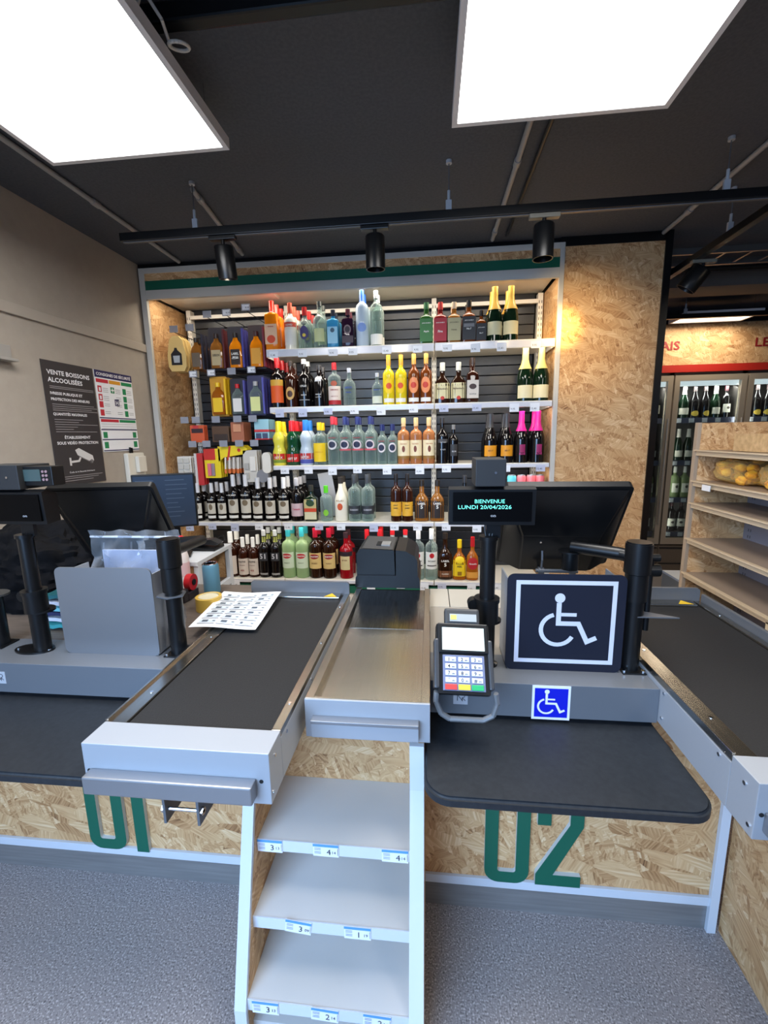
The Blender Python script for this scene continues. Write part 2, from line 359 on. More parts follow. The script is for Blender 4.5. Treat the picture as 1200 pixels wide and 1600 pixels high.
def spotlight(x, y, label, rx=0, rz=0, r=.041, L=.135):
    t = thing('track_spotlight', (x, y, 2.27), label, 'spotlight', 'black track spotlights over the bottles' if y < 2.1 else None)
    MB().box(-.06, .06, -.014, .014, -.018, -.001, .003).build('adapter', M_blackm if x < 0 else mat('adapter_pale', (120, 114, 100), .4), t)
    MB().cyl((0, 0, -.018), (0, 0, -.045), .008, n=12).build('stem', M_blackm, t, True)
    m = MB(); m.lathe([(-.012, .012), (-.004, r * .9), (-.010, r), (-L, r), (-L, r - .004), (-L + .02, r - .006)][::-1], n=32, close=False)
    m.cyl((0, 0, -L + .02), (0, 0, -L + .022), r - .005, n=32)
    m.v = [Matrix.Rotation(rz, 4, 'Z') @ Matrix.Rotation(rx, 4, 'X') @ v + Vector((0, 0, -.035)) for v in m.v]
    m.build('lamp_head', M_blackm, t, True)
spotlight(-.90, 2.0, 'black cylindrical track spotlight nearest the left wall', radians(12))
spotlight(-.23, 2.0, 'black cylindrical track spotlight in the middle of the long track', radians(3))
spotlight(.462, 2.0, 'black cylindrical track spotlight in front of the display upper right corner', 0)
spotlight(1.42, 2.62, 'tilted black spotlight on the track over the aisle', radians(35), radians(60), .05, .12)
spot('accent_spot_lamp', (.53, 2.09, 2.07), (.755, 2.80, 2.00), 120, (1, .66, .22), 22, 1)
spot('added_halo_fill', (.53, 2.09, 2.07), (.80, 2.80, 1.95), 26, (1, .70, .30), 64, 1)  # second wide spot, added to give a warm falloff on the strand board
spot('accent_spot_lamp_left', (-.90, 2.03, 2.08), (-1.70, 2.9, 2.0), 5, (1, .86, .66), 70, .9)
spot('accent_spot_lamp_mid', (-.23, 2.03, 2.08), (-.23, 2.95, 1.5), 7, (1, .92, .8), 100, .9)
# ------------------------------------------------------------------ posters and wall items
def wallfn(x, y0, z0): return lambda a, b: (x, y0 + a, z0 + b)      # sign on left wall, reading towards +y
def poster(y0, y1, z0, z1, label):
    t = thing('wall_poster', (-1.838, y0, z0), label, 'poster'); W, Hh = y1 - y0, z1 - z0
    B(0, .004, 0, W, 0, Hh).build('sheet', mat('poster_charcoal', (52, 48, 50), .5), t)
    m = MB(); f = lambda a, b: (.0048, a, b)
    for s, sz, y, wd in (('VENTE BOISSONS', .03, .548, .27), ('ALCOOLISÉES', .03, .512, .215)):
        put_text(m, s, sz, f, x=.024, y=y, bold=True, width=wd)
    for s, y, wd in (('IVRESSE PUBLIQUE ET', .452, .20), ('PROTECTION DES MINEURS', .424, .245), ('QUANTITÉS MAXIMALES', .352, .215)):
        put_text(m, s, .018, f, x=.028, y=y, bold=True, width=wd)
    put_text(m, 'ÉTABLISSEMENT', .02, f, cx=W / 2, y=.236, bold=True, width=.17)
    put_text(m, 'SOUS VIDÉO PROTECTION', .02, f, cx=W / 2, y=.208, bold=True, width=.27)
    put_text(m, 'Code de la Sécurité Intérieure', .012, f, cx=W / 2, y=.062, width=.17)
    m.build('lettering', M_inkw, t)
    m = MB()
    for y, w_ in ((.490, .28), (.482, .28), (.404, .27), (.394, .29), (.384, .25), (.375, .29), (.33, .18), (.318, .15), (.306, .28), (.294, .14), (.282, .11), (.27, .27), (.044, .27), (.034, .24), (.022, .2)):
        m.add([f(.03, y), f(.03 + w_, y), f(.03 + w_, y + .0028), f(.03, y + .0028)], [(0, 1, 2, 3)])
    m.build('small_print', mat('grey_ink', (150, 146, 148), .6), t)
    m = MB(); f2 = lambda a, b: (.005, a, b)      # printed picture of a surveillance camera
    put_poly(m, [(.13, .178), (.155, .188), (.245, .145), (.25, .118), (.23, .112), (.142, .152)], f2, 0)
    put_poly(m, [(.142, .152), (.23, .112), (.235, .104), (.15, .143)], f2, 1)
    put_poly(m, [(.215, .118), (.235, .127), (.248, .118), (.238, .104), (.222, .106)], f2, 1)
    put_poly(m, [(.085, .10), (.097, .10), (.097, .14), (.085, .14)], f2, 0)
    put_poly(m, [(.097, .113), (.15, .116), (.165, .138), (.155, .142), (.143, .126), (.097, .124)], f2, 0)
    for v in m.v[6:]: v.x += .0004
    m.build('camera_picture', [mat('print_pale', (205, 203, 202), .6), mat('print_mid', (120, 116, 116), .6)], t)
poster(1.977, 2.30, 1.175, 1.787, 'dark vertical poster on the left wall about alcohol sales, with a surveillance camera picture')
t = thing('safety_notice', (-1.838, 2.312, 1.335), 'white safety notice with red, orange and green columns, beside the dark poster', 'notice')
B(0, .003, 0, .305, 0, .452).build('sheet', M_paper, t)
f = lambda a, b: (.0036, a, b); navy = mat('navy_ink', (38, 36, 84), .6); redp = mat('red_ink', (190, 44, 58), .6); orp = mat('orange_ink', (214, 150, 40), .6); grp = mat('green_ink', (32, 130, 80), .6)
m = MB()
def rc(m, x0, x1, y0, y1, mi, dz=0): m.add([(.0036 + dz, x0, y0), (.0036 + dz, x1, y0), (.0036 + dz, x1, y1), (.0036 + dz, x0, y1)], [(0, 1, 2, 3)], mi)
rc(m, 0, .305, .412, .452, 0)
for y in (.188, .122, .066, .004): rc(m, .0, .305, y, y + .006, 0)
rc(m, .006, .10, .385, .405, 1); rc(m, .106, .20, .385, .405, 2); rc(m, .206, .299, .385, .405, 3)
for y in (.345, .30, .26, .215): rc(m, .012, .042, y - .012, y + .022, 1); rc(m, .212, .242, y - .012, y + .022, 3)
rc(m, .112, .142, .333, .367, 3); rc(m, .135, .172, .262, .30, 0)
rc(m, .006, .15, .168, .184, 1); rc(m, .156, .299, .168, .184, 3)
for y in (.13, .143, .156): rc(m, .006, .299, y, y + .0015, 4)
rc(m, .012, .044, .078, .112, 3); rc(m, .26, .292, .078, .112, 3); rc(m, .012, .044, .02, .056, 3); rc(m, .26, .292, .02, .056, 3)
for x in (.05, .15, .248):
    for y in (.355, .345, .335, .31, .30, .29, .268, .258, .225, .215): rc(m, x, x + .042, y, y + .002, 4)
m.build('print', [navy, redp, orp, grp, mat('grey_print', (110, 110, 116), .6)], t)
m = MB(); fz = lambda a, b: (.0042, a, b)
put_text(m, 'CONSIGNES DE SÉCURITÉ', .022, fz, cx=.1525, y=.424, bold=True, width=.28); put_text(m, 'H', .035, fz, cx=.1535, y=.268, bold=True)
for x, y in ((.02, .338), (.02, .293)): put_poly(m, [(.0042, ) for _ in ()] or [(x, y), (x + .014, y), (x + .014, y + .02), (x, y + .02)], fz)
put_poly(m, [(.124, .338), (.130, .338), (.130, .362), (.124, .362)], fz); put_poly(m, [(.115, .347), (.139, .347), (.139, .353), (.115, .353)], lambda a, b: (.0044, a, b))
m.build('lettering', M_inkw, t)
t = thing('wall_intercom', (-1.84, 2.47, 1.13), 'white plastic intercom box on the left wall below the safety notice', 'intercom')
iv = mat('ivory_plastic', (214, 210, 198), .45)
B(0, .03, 0, .155, 0, .19, .008).build('housing', iv, t); B(.03, .055, .06, .135, .07, .17, .006).build('handset', iv, t)
MB().box(.01, .02, .045, .052, .188, .225).box(.01, .02, .06, .067, .188, .222).build('antenna_pin', M_black, t)
t = thing('wall_bracket', (-1.84, 1.62, 1.745), 'small grey plastic bracket fixed to the left wall at the picture edge', 'bracket')
MB().box(0, .05, 0, .20, 0, .012, .003).box(0, .02, 0, .2, .012, .07, .003).build('bracket_plate', mat('bracket_grey', (150, 146, 140), .6), t)
# ------------------------------------------------------------------ drinks display
D = thing('drinks_display', (0, 2.8, 0), 'tall drinks display with five lit white shelves behind the tills', 'display shelving')
MB().box(-1.826, -1.790, -.012, .012, 0, 2.46, .002).box(.742, .768, -.012, .012, 0, 2.46, .002).box(-1.79, .742, -.012, .012, 2.428, 2.46, .002).box(-1.79, .742, -.012, .012, 2.275, 2.33, .002).build('white_frame', M_framew, D)
B(-1.79, .742, -.006, .012, 2.385, 2.428).build('header_board', OSBY, D)
B(-1.79, .742, -.009, .012, 2.33, 2.385).build('green_band', M_green, D)
B(-1.812, -1.79, .012, .44, 0, 2.3).build('side_board', OSBX, D)
B(.75, .77, .023, .44, 0, 2.3).build('side_board', OSBX, D)
# canopy and its lamp strip
MB().box(-1.79, .742, .02, .42, 2.318, 2.33).box(-1.76, -.99, .03, .2, 2.300, 2.318, .003).build('canopy', M_cream, D)
MB().box(-1.7, .70, .020, .05, 2.300, 2.312).build('lamp_strip', mat('strip_glow', (255, 232, 196), .5, emit=2.2), D)
# back panels: horizontal slats
m = MB(); z = .43; k = 0
while z < 2.27:
    m.box(-1.74, .70, .40 - .004 * (k % 2), .42, z + .002, z + .0625, .003); z += .065; k += 1
m.build('slatted_back', M_slat, D)
ux = [-1.715, -.995, .030, .725]
for x in ux:
    u = MB().box(x - .016, x + .016, .345, .40, .05, 2.30, .002).build('upright', M_cream, D)
    m = MB(); z = .1
    while z < 2.25:
        for s in (-.008, .008): m.add([(x + s - .002, .3445, z), (x + s + .002, .3445, z), (x + s + .002, .3445, z + .018), (x + s - .002, .3445, z + .018)], [(0, 1, 2, 3)])
        z += .035
    m.build('slots', M_dark, u)
for a, b in ((-1.715, -.995), (-.995, .03), (.03, .725)):
    MB().box(a + .016, b - .016, .34, .36, 2.238, 2.262).build('top_crossbar', M_cream, D)
SH = [1.945, 1.588, 1.212, .833, .431]
def tagm(w_=.05): return w_
def shelf(x0, x1, z, tags, deep=.40):
    lh = .046 if z > 1.9 else .034 if z > 1.5 else .027
    s = MB().box(x0, x1, .012, deep, z - .018, z, .002).box(x0, x1, .0, .014, z - lh, z + .002, .003).build('shelf', M_cream, D)
    MB().box(x0 + .002, x1 - .002, -.0035, 0, z - lh + .003, z - .003).build('price_rail', mat('price_rail_clear', (214, 214, 220), .15), s)
    for sx in (x0 + .001, x1 - .005):
        MB().prism([(.0, z - .02), (.0, z - lh), (.33, z - .048), (.33, z - .02)], 'x', sx, sx + .004).build('bracket', M_cream, s)
    for tx in tags:
        q = B(tx - .028, tx + .028, -.0055, -.0036, z - .052 - (.01 if int(tx * 100) % 3 == 0 else 0), z - .012).build('price_tag', M_paper if int(tx * 50) % 2 else mat('price_tag_bluish', (190, 194, 214), .5), s)
        zz = z - .052 - (.01 if int(tx * 100) % 3 == 0 else 0)
        mm_ = MB(); put_text(mm_, '9,95' if int(tx * 70) % 2 else '15,40', .016, lambda a, b: (tx - .022 + a, -.0058, zz + .012 + b)); mm_.build('price_print', M_ink, q)
rnd = random.Random(3)
def tagsx(a, b, step):
    out = []; x = a
    while x < b: out.append(x + rnd.uniform(-.02, .02)); x += step * rnd.uniform(.85, 1.25)
    return out
for i, z in enumerate(SH):
    if i < 3: segs = ((-1.03, .028), (.032, .738))
    else: segs = ((-1.72, -.997), (-.993, .028), (.032, .738))
    for a, b in segs: shelf(a, b, z, tagsx(a + .06, b - .04, .17))
MB().box(-1.79, .742, .02, .04, .33, .385).build('green_plinth_band', M_green, D)
for i in range(6):
    x0 = -1.79 + i * .422
    MB().box(x0 + .002, x0 + .420, .03, .05, .175, .328, .002).box(x0 + .002, x0 + .420, .03, .05, .01, .171, .002).build('drawer_front', mat('pale_drawer', (226, 220, 208), .4), D)
# ------------------------------------------------------------------ checkout counters
def logo_sticker(parent, x, y, z, s=.036):
    B(x - s / 2, x + s / 2, y - .001, y, z - s / 2, z + s / 2).build('maker_sticker', mat('sticker_silver', (176, 178, 184), .4), parent)
    m = MB(); f = lambda a, b: (x + a * s, y - .0016, z + b * s)
    stroke(m, [(-.22, -.22), (-.22, .25), (.12, -.2), (.12, .02)], .06, f)
    stroke(m, [(-.1, .3), (.2, .3), (.3, .2), (.26, .08), (.12, .02), (.34, -.2)], .05, f); m.build('sticker_mark', mat('sticker_ink', (70, 70, 78), .5), parent)
def belt(x0, label):
    t = thing('belt_conveyor', (x0, .703, .70), label, 'checkout belt', 'checkout belts'); W = .385; z1 = .11
    B(0, W, 0, .067, 0, z1, .0015).build('end_cover', M_grey, t)
    B(.0, W, .0675, .86, 0, .094, .001).build('conveyor_body', M_grey, t)
    MB().box(.046, W - .02, .0675, .845, .095, .1035, .003).build('rubber_belt', M_belt, t)
    MB().box(.002, .045, .068, .845, .0945, .108, .001).box(.0, .006, .068, .845, .1, .114, .001).build('left_rail', M_steel, t)
    MB().box(W - .0195, W, .068, .845, .0945, .1095, .001).build('right_rail', M_steel, t)
    MB().prism(rrect(.0, W, .095, .155, .012), 'y', .846, .856).build('end_plate', M_dgrey, t)
    MB().box(.03, W - .03, .80, .845, .104, .112, .002).build('end_strip', M_steel, t)
    st = MB().prism([(W - .085, .1125), (W - .035, .1125), (W - .06, .1126)], 'y', .0, .0)
    m = MB(); m.add([(W - .09, .805, .1125), (W - .04, .805, .1125), (W - .065, .84, .1127)], [(0, 1, 2)]); m.build('warning_sticker', mat('warning_yellow', (214, 176, 40), .5), t)
    m = MB(); m.box(.014, W - .028, -.026, 0, .018, .056, .003); m.build('bumper_bar', M_alu, t)
    for x in (.006, W - .022): MB().cyl((x + .004, -.001, .05), (x + .004, .002, .05), .004, n=12).build('fixing_hole', M_dark, t)
    m = MB()
    for y, z in ((.10, .085), (.03, .085), (.01, .02), (.30, .085), (.30, .02)):
        for sx, q in ((-.002, 0), (W, .002)): m.cyl((sx, y, z), (sx + .002, y, z), .004, n=10)
    for y in (.16, .45, .72): m.cyl((W - .010, y, .1095), (W - .010, y, .1108), .0045, n=10); m.cyl((.03, y + .02, .108), (.03, y + .02, .1093), .0045, n=10)
    m.build('screws', M_chrome, t, True)
    return t
b1 = belt(-.688, 'black checkout belt between the two tills, with a price sheet lying on it')
b3 = belt(.553, 'black checkout belt at the right edge beside the bread shelf')
MB().box(.388, .40, .05, .845, .06, .135, .002).build('side_guard', M_dgrey, b3)
# under-belt hanging channel
t = thing('cable_channel', (-.597, .79, .6995), 'dark steel channel with a bolt hanging under the left belt', 'bracket')
MB().box(0, .006, 0, .14, -.155, 0).box(.006, .03, 0, .14, -.003, 0).build('left_plate', M_dgrey, t); B(.080, .086, .0, .14, -.155, 0).build('right_plate', M_dgrey, t)
MB().cyl((-.004, .01, -.125), (.092, .01, -.125), .004, n=10).cyl((-.006, .01, -.125), (-.0, .01, -.125), .009, n=6).cyl((.086, .01, -.125), (.092, .01, -.125), .009, n=6).build('bolt', M_chrome, t)
# change tray with printer shelf
t = thing('change_tray', (-.285, .88, .715), 'stainless steel tray with raised rims between the belt and the packing desk', 'tray')
W = .286; m = MB()
m.box(0, W, 0, .006, 0, .095, .001).build('front_plate', M_grey, t)
MB().box(0, .02, .006, .74, .0, .095, .001).box(W - .02, W, .006, .74, 0, .095, .001).box(.02, W - .02, .006, .014, .06, .095, .001).build('rim', M_steel, t)
MB().box(.02, W - .02, .014, .42, .070, .074).build('tray_floor', M_steel, t)
MB().prism([(.42, .0715), (.73, .089), (.73, .092), (.42, .0745)], 'x', .02, W - .02).build('back_ramp', speck('dark_brushed_steel', (120, 120, 118), [(.3, (100, 100, 98)), (.7, (140, 140, 138))], 5, .18, 0, 1, 4, (60, 1, 60)), t)
MB().box(.018, W - .025, -.018, 0, .012, .048, .002).build('handle_plate', M_grey, t)
MB().box(.018, W - .025, -.022, 0, .048, .056, .0015).build('handle_lip', M_alu, t)
# packing desks
def desk(x0, x1, y0, y1, z, label):
    r = .055; bm = bmesh.new(); pr = rrect(x0, x1, y0, y1 + r, r, 8); pr = [(a, min(b, y1)) for a, b in pr]
    lo = [bm.verts.new((a, b, z - .026)) for a, b in pr]; hi = [bm.verts.new((a, b, z)) for a, b in pr]; n = len(pr)
    bm.faces.new(lo[::-1]); top = bm.faces.new(hi)
    for i in range(n): bm.faces.new((lo[i], lo[(i + 1) % n], hi[(i + 1) % n], hi[i]))
    bmesh.ops.remove_doubles(bm, verts=bm.verts, dist=1e-5)
    bmesh.ops.bevel(bm, geom=[e for e in bm.edges if abs(e.verts[0].co.z - e.verts[1].co.z) < 1e-5], offset=.006, segments=3, affect='EDGES')
    o = MB().bm(bm).build('packing_desk', M_desk, smooth=True); return tag(o, label, 'desk')
desk(-.012, .552, .765, 1.045, .683, 'low black packing desk with rounded corners under the big wheelchair sign')
desk(-1.50, -.689, .75, 1.045, .683, 'low black packing desk at the left edge beside the left belt')
# metal ledges behind the desks
def ledge(x0, x1, label, sticker=None):
    t = thing('metal_ledge', (x0, 1.02, .695), label, 'counter ledge')
    B(0, x1 - x0, 0, .145, 0, .09, .0012).build('ledge_body', mat('ledge_metal', (112, 116, 122), .4, .3), t)
    if sticker: logo_sticker(t, sticker - x0, 0, .045)
    return t
L2 = ledge(.002, .5525, 'grey metal ledge behind the right packing desk, with a blue wheelchair sticker', .078)
L1 = ledge(-1.50, -.689, 'grey metal ledge behind the left packing desk', -1.218)
sx = .252; B(sx, sx + .092, -.001, 0, -.004, .088).build('wheelchair_sticker', mat('sticker_white', (232, 234, 242), .4), L2)
B(sx + .006, sx + .086, -.0016, -.001, .003, .081).build('sticker_field', mat('sticker_blue', (12, 28, 190), .4), L2)
m = MB(); wheelchair(m, sx + .042, .046, .066, lambda a, b: (a, -.0021, b), 0); m.build('sticker_symbol', mat('sticker_white', 0), L2)
# worktops
tag(B(-1.81, -.689, 1.166, 1.70, .745, .783, .002).build('cashier_worktop', M_brownlam), 'brown laminate cashier worktop behind the left ledge', 'worktop')
w2 = thing('cashier_worktop', (.002, 1.166, .745), 'pale melamine cashier worktop behind the card terminal', 'worktop')
MB().box(0, .55, 0, .34, 0, .038, .001).build('front_board', M_pale, w2); MB().box(0, .07, .343, .53, 0, .038, .001).box(.073, .55, .343, .53, 0, .038, .001).build('rear_board', mat('pale_worktop_rear', (176, 170, 158), .45), w2)
# counter fronts
def digit(kind, x, z, parent):
    w_, h, s = .125, .335, .037; m = MB(); Y0, Y1 = -.012, 0
    if kind == '0':
        o = rrect(0, w_, 0, h, .04); i = rrect(s, w_ - s, s, h - s, .008, 6); n = len(o)
        vs = [(a, Y0, b) for a, b in o] + [(a, Y0, b) for a, b in i] + [(a, Y1, b) for a, b in o] + [(a, Y1, b) for a, b in i]
        fs = [];
        for k in range(n):
            j = (k + 1) % n
            fs += [(k, j, n + j, n + k), (k, 2 * n + k, 2 * n + j, j), (n + k, n + j, 3 * n + j, 3 * n + k), (2 * n + k, 3 * n + k, 3 * n + j, 2 * n + j)]
        mi = []; 
        for f_ in fs: mi.append(0 if all(v < 2 * n for v in f_) else 1)
        m.add(vs, fs); m.m = mi
    else:
        if kind == '1': poly = [(.0, .25), (.0, .29), (.03, h), (.055, h), (.055, 0), (.015, 0), (.015, .262)]; polys = [poly]
        else:
            polys = [[(0, 0), (w_, 0), (w_, s), (.048, s), (0, s)], [(0, s), (.048, s), (w_, .20), (w_, .225), (w_ - s, .225), (w_ - s, .205)], [(w_ - s, .225), (w_, .225), (w_, h - .03), (w_ - .03, h), (w_ - s, h - s)], [(w_ - s, h - s), (w_ - .03, h), (.03, h), (0, h - .03), (s, h - s)], [(0, h - .03), (0, .20), (s, .20), (s, h - s)]]
        for p in polys:
            st = len(m.f); m.prism(p, 'y', Y0, Y1)
            n = len(p)
            for q in range(st, len(m.f)): m.m[q] = 0 if q == st + n else 1
    m.v = [Vector((v.x + x, v.y, v.z + z)) for v in m.v]
    m.build('numeral', [M_green, mat('numeral_edge', (196, 204, 204), .4)], parent)
def counter(x0, x1, label, digits):
    t = thing('checkout_counter', (x0, 1.10, 0), label, 'checkout counter'); W = x1 - x0
    B(0, W, 0, .02, .114, .694).build('front_board', OSBY, t)
    B(0, W, -.008, .02, .086, .1135, .001).build('base_rail', M_white, t)
    B(0, W, .0, .012, 0, .086).build('kick_plate', speck('brushed_kick', (150, 148, 146), [(.3, (140, 138, 136)), (.7, (156, 154, 152))], 5, .35, 0, .5, 2, (1, 20, 20)), t)
    B(0, W, .05, .58, .0, .693).build('cabinet_body', mat('counter_carcass', (60, 58, 56), .6), t)
    for k, x, z in digits: digit(k, x - x0, z, t)
    return t
counter(-1.82, -.452, 'left checkout counter of strand board with green numerals 01', [('0', -1.083, .110), ('1', -.940, .108)])
c2 = counter(-.013, .80, 'right checkout counter of strand board with green numerals 02', [('0', .158, .112), ('2', .302, .114)])
B(.790, .813, -.012, .0, .0, .60, .001).build('corner_trim', M_white, c2)
# impulse shelving units in front of the counters
def unit(x0, x1, label, tags, right=True):
    t = thing('impulse_shelf_unit', (x0, .749, 0), label, 'shelf unit'); W = x1 - x0; o = .749
    prof = [(1.098 - o, 0), (1.098 - o, .698), (.90 - o, .698), (.90 - o, .58), (.759 - o, .092), (.759 - o, 0)]
    edge = [(.90 - o, .698), (.888 - o, .698), (.888 - o, .582), (0, .094), (0, 0), (.759 - o, 0), (.759 - o, .092), (.90 - o, .58)]
    for a, b in ((0, .028), (W - .033, W)):
        s = MB().prism(prof, 'x', a, b).build('side_board', OSBX, t)
        if a == 0 or right:
            m = MB()
            for q in ([0, 1, 2, 7], [2, 3, 6, 7], [3, 4, 5, 6]): m.prism([edge[k] for k in q], 'x', a, b)
            m.build('white_edge', M_white, s)
    B(.028, W - .033, 1.08 - o, 1.098 - o, .02, .698).build('back_board', OSBY, t)
    MB().box(.028, W - .033, .78 - o, 1.08 - o, .0, .02).build('bottom_board', M_melamine, t)
    for k, (yf, z) in enumerate(((.878, .428), (.822, .270), (.762, .115))):
        s = MB().box(.028, W - .033, yf - o, 1.08 - o, z - .018, z, .001).box(.028, W - .033, yf - o - .003, yf - o, z - .03, z + .001, mi=1).build('shelf', [M_melamine, M_white], t)
        for tx, dig, rz in (tags[k] if tags else ()):
            q = MB().box(-.0315, .0315, -.0015, 0, -.017, .017).build('price_tag', mat('tag_white', (226, 230, 242), .5), s, loc=(tx - x0, yf - o - .0035, z - .015), rot=(0, rz, 0))
            m = MB(); m.add([(-.0315, -.002, .010), (.0315, -.002, .010), (.0315, -.002, .017), (-.0315, -.002, .017)], [(0, 1, 2, 3)], 0)
            put_text(m, dig[0], .022, lambda a, b: (.002 + a, -.0021, -.011 + b), mi=1); put_text(m, dig[1], .011, lambda a, b: (.016 + a, -.0021, -.008 + b), mi=1)
            m.add([(.029, -.002, -.012), (.0298, -.002, -.012), (.0298, -.002, .008), (.029, -.002, .008)], [(0, 1, 2, 3)], 1)
            for zz in (.005, .001, -.005, -.009): m.add([(-.028, -.002, zz), (-.012, -.002, zz), (-.012, -.002, zz + .0014), (-.028, -.002, zz + .0014)], [(0, 1, 2, 3)], 2)
            m.build('tag_print', [M_bluetag, M_ink, mat('print_blue_grey', (120, 132, 168), .6)], q)
    return t
unit(-.450, -.013, 'white edged strand board shelf unit with empty sloping shelves under the belt end',
     [[(-.39, ('3', '13'), 0), (-.25, ('4', '14'), 0), (-.082, ('4', '14'), 0)], [(-.31, ('3', '09'), radians(6)), (-.168, ('1', '19'), 0)], [(-.378, ('3', '13'), 0), (-.238, ('2', '14'), radians(3)), (-.118, ('2', '14'), radians(2))]])
unit(.8135, 1.25, 'strand board shelf unit under the right belt, showing its side board', None)
# short stub leg panels carrying the tray end
# ------------------------------------------------------------------ bottles
PROF = {
 'std':  [(0, .88), (.008, 1), (.58, 1), (.64, .95), (.69, .72), (.73, .42), (.77, .34), (1, .32)],
 'vod':  [(0, .9), (.01, 1), (.62, 1), (.68, .93), (.72, .7), (.745, .42), (.77, .33), (1, .32)],
 'slope': [(0, .9), (.01, 1), (.42, 1), (.5, .95), (.6, .74), (.7, .48), (.78, .37), (.96, .33), (1, .36)],
 'jd':   [(0, .95, 5), (.012, 1, 6), (.60, 1, 6), (.66, .86, 5), (.70, .5, 3), (.73, .36, 2), (1, .34, 2)],
 'sq':   [(0, .95, 6), (.012, 1, 7), (.70, 1, 7), (.745, .85, 5), (.77, .45, 3), (.79, .34, 2), (1, .34, 2)],
 'get':  [(0, .9), (.02, 1), (.30, 1), (.37, .86), (.43, .76), (.50, .80), (.57, .90), (.65, .88), (.72, .62), (.77, .42), (1, .38)],
 'round': [(0, .8), (.02, 1), (.50, 1.0), (.60, .92), (.68, .6), (.73, .36), (.77, .3), (1, .3)],
 'squat': [(0, .84, 3), (.015, 1, 3), (.44, 1, 3), (.55, .9, 3), (.64, .55, 2), (.69, .33, 2), (1, .31, 2)],
 'tall': [(0, .88), (.01, .95), (.68, 1), (.74, .85), (.78, .5), (.82, .32), (1, .31)],
}
BL = dict(clear=((196, 210, 206), .10), frost=((196, 212, 226), .8), blue=((70, 160, 205), .6), dark=((14, 11, 12), 1), brownd=((40, 20, 10), 1), cola=((52, 22, 12), .9),
          orange=((240, 140, 20), .8), amber=((176, 98, 24), .72), amberd=((120, 58, 18), .85), yellow=((238, 214, 40), .8), lemon=((236, 226, 80), .85), green=((16, 70, 40), .9), greend=((14, 34, 20), .96), milky=((238, 232, 214), .95),
          red=((150, 14, 26), .85), redb=((128, 34, 30), .8), palegreen=((176, 206, 150), .6), honey=((150, 96, 40), .8), purple=((40, 20, 40), .95), greenapple=((40, 84, 36), .85), spiced=((196, 128, 78), .6), wine=((150, 168, 120), .6), pink=((232, 120, 130), 1))
def gm(k): c, a = BL[k]; return bottleglass('bottle_' + k, c, a)
def lm(rgb): return mat('label_%d_%d_%d' % rgb, rgb, .55)
W_, K_ = (236, 234, 226), (22, 20, 22)
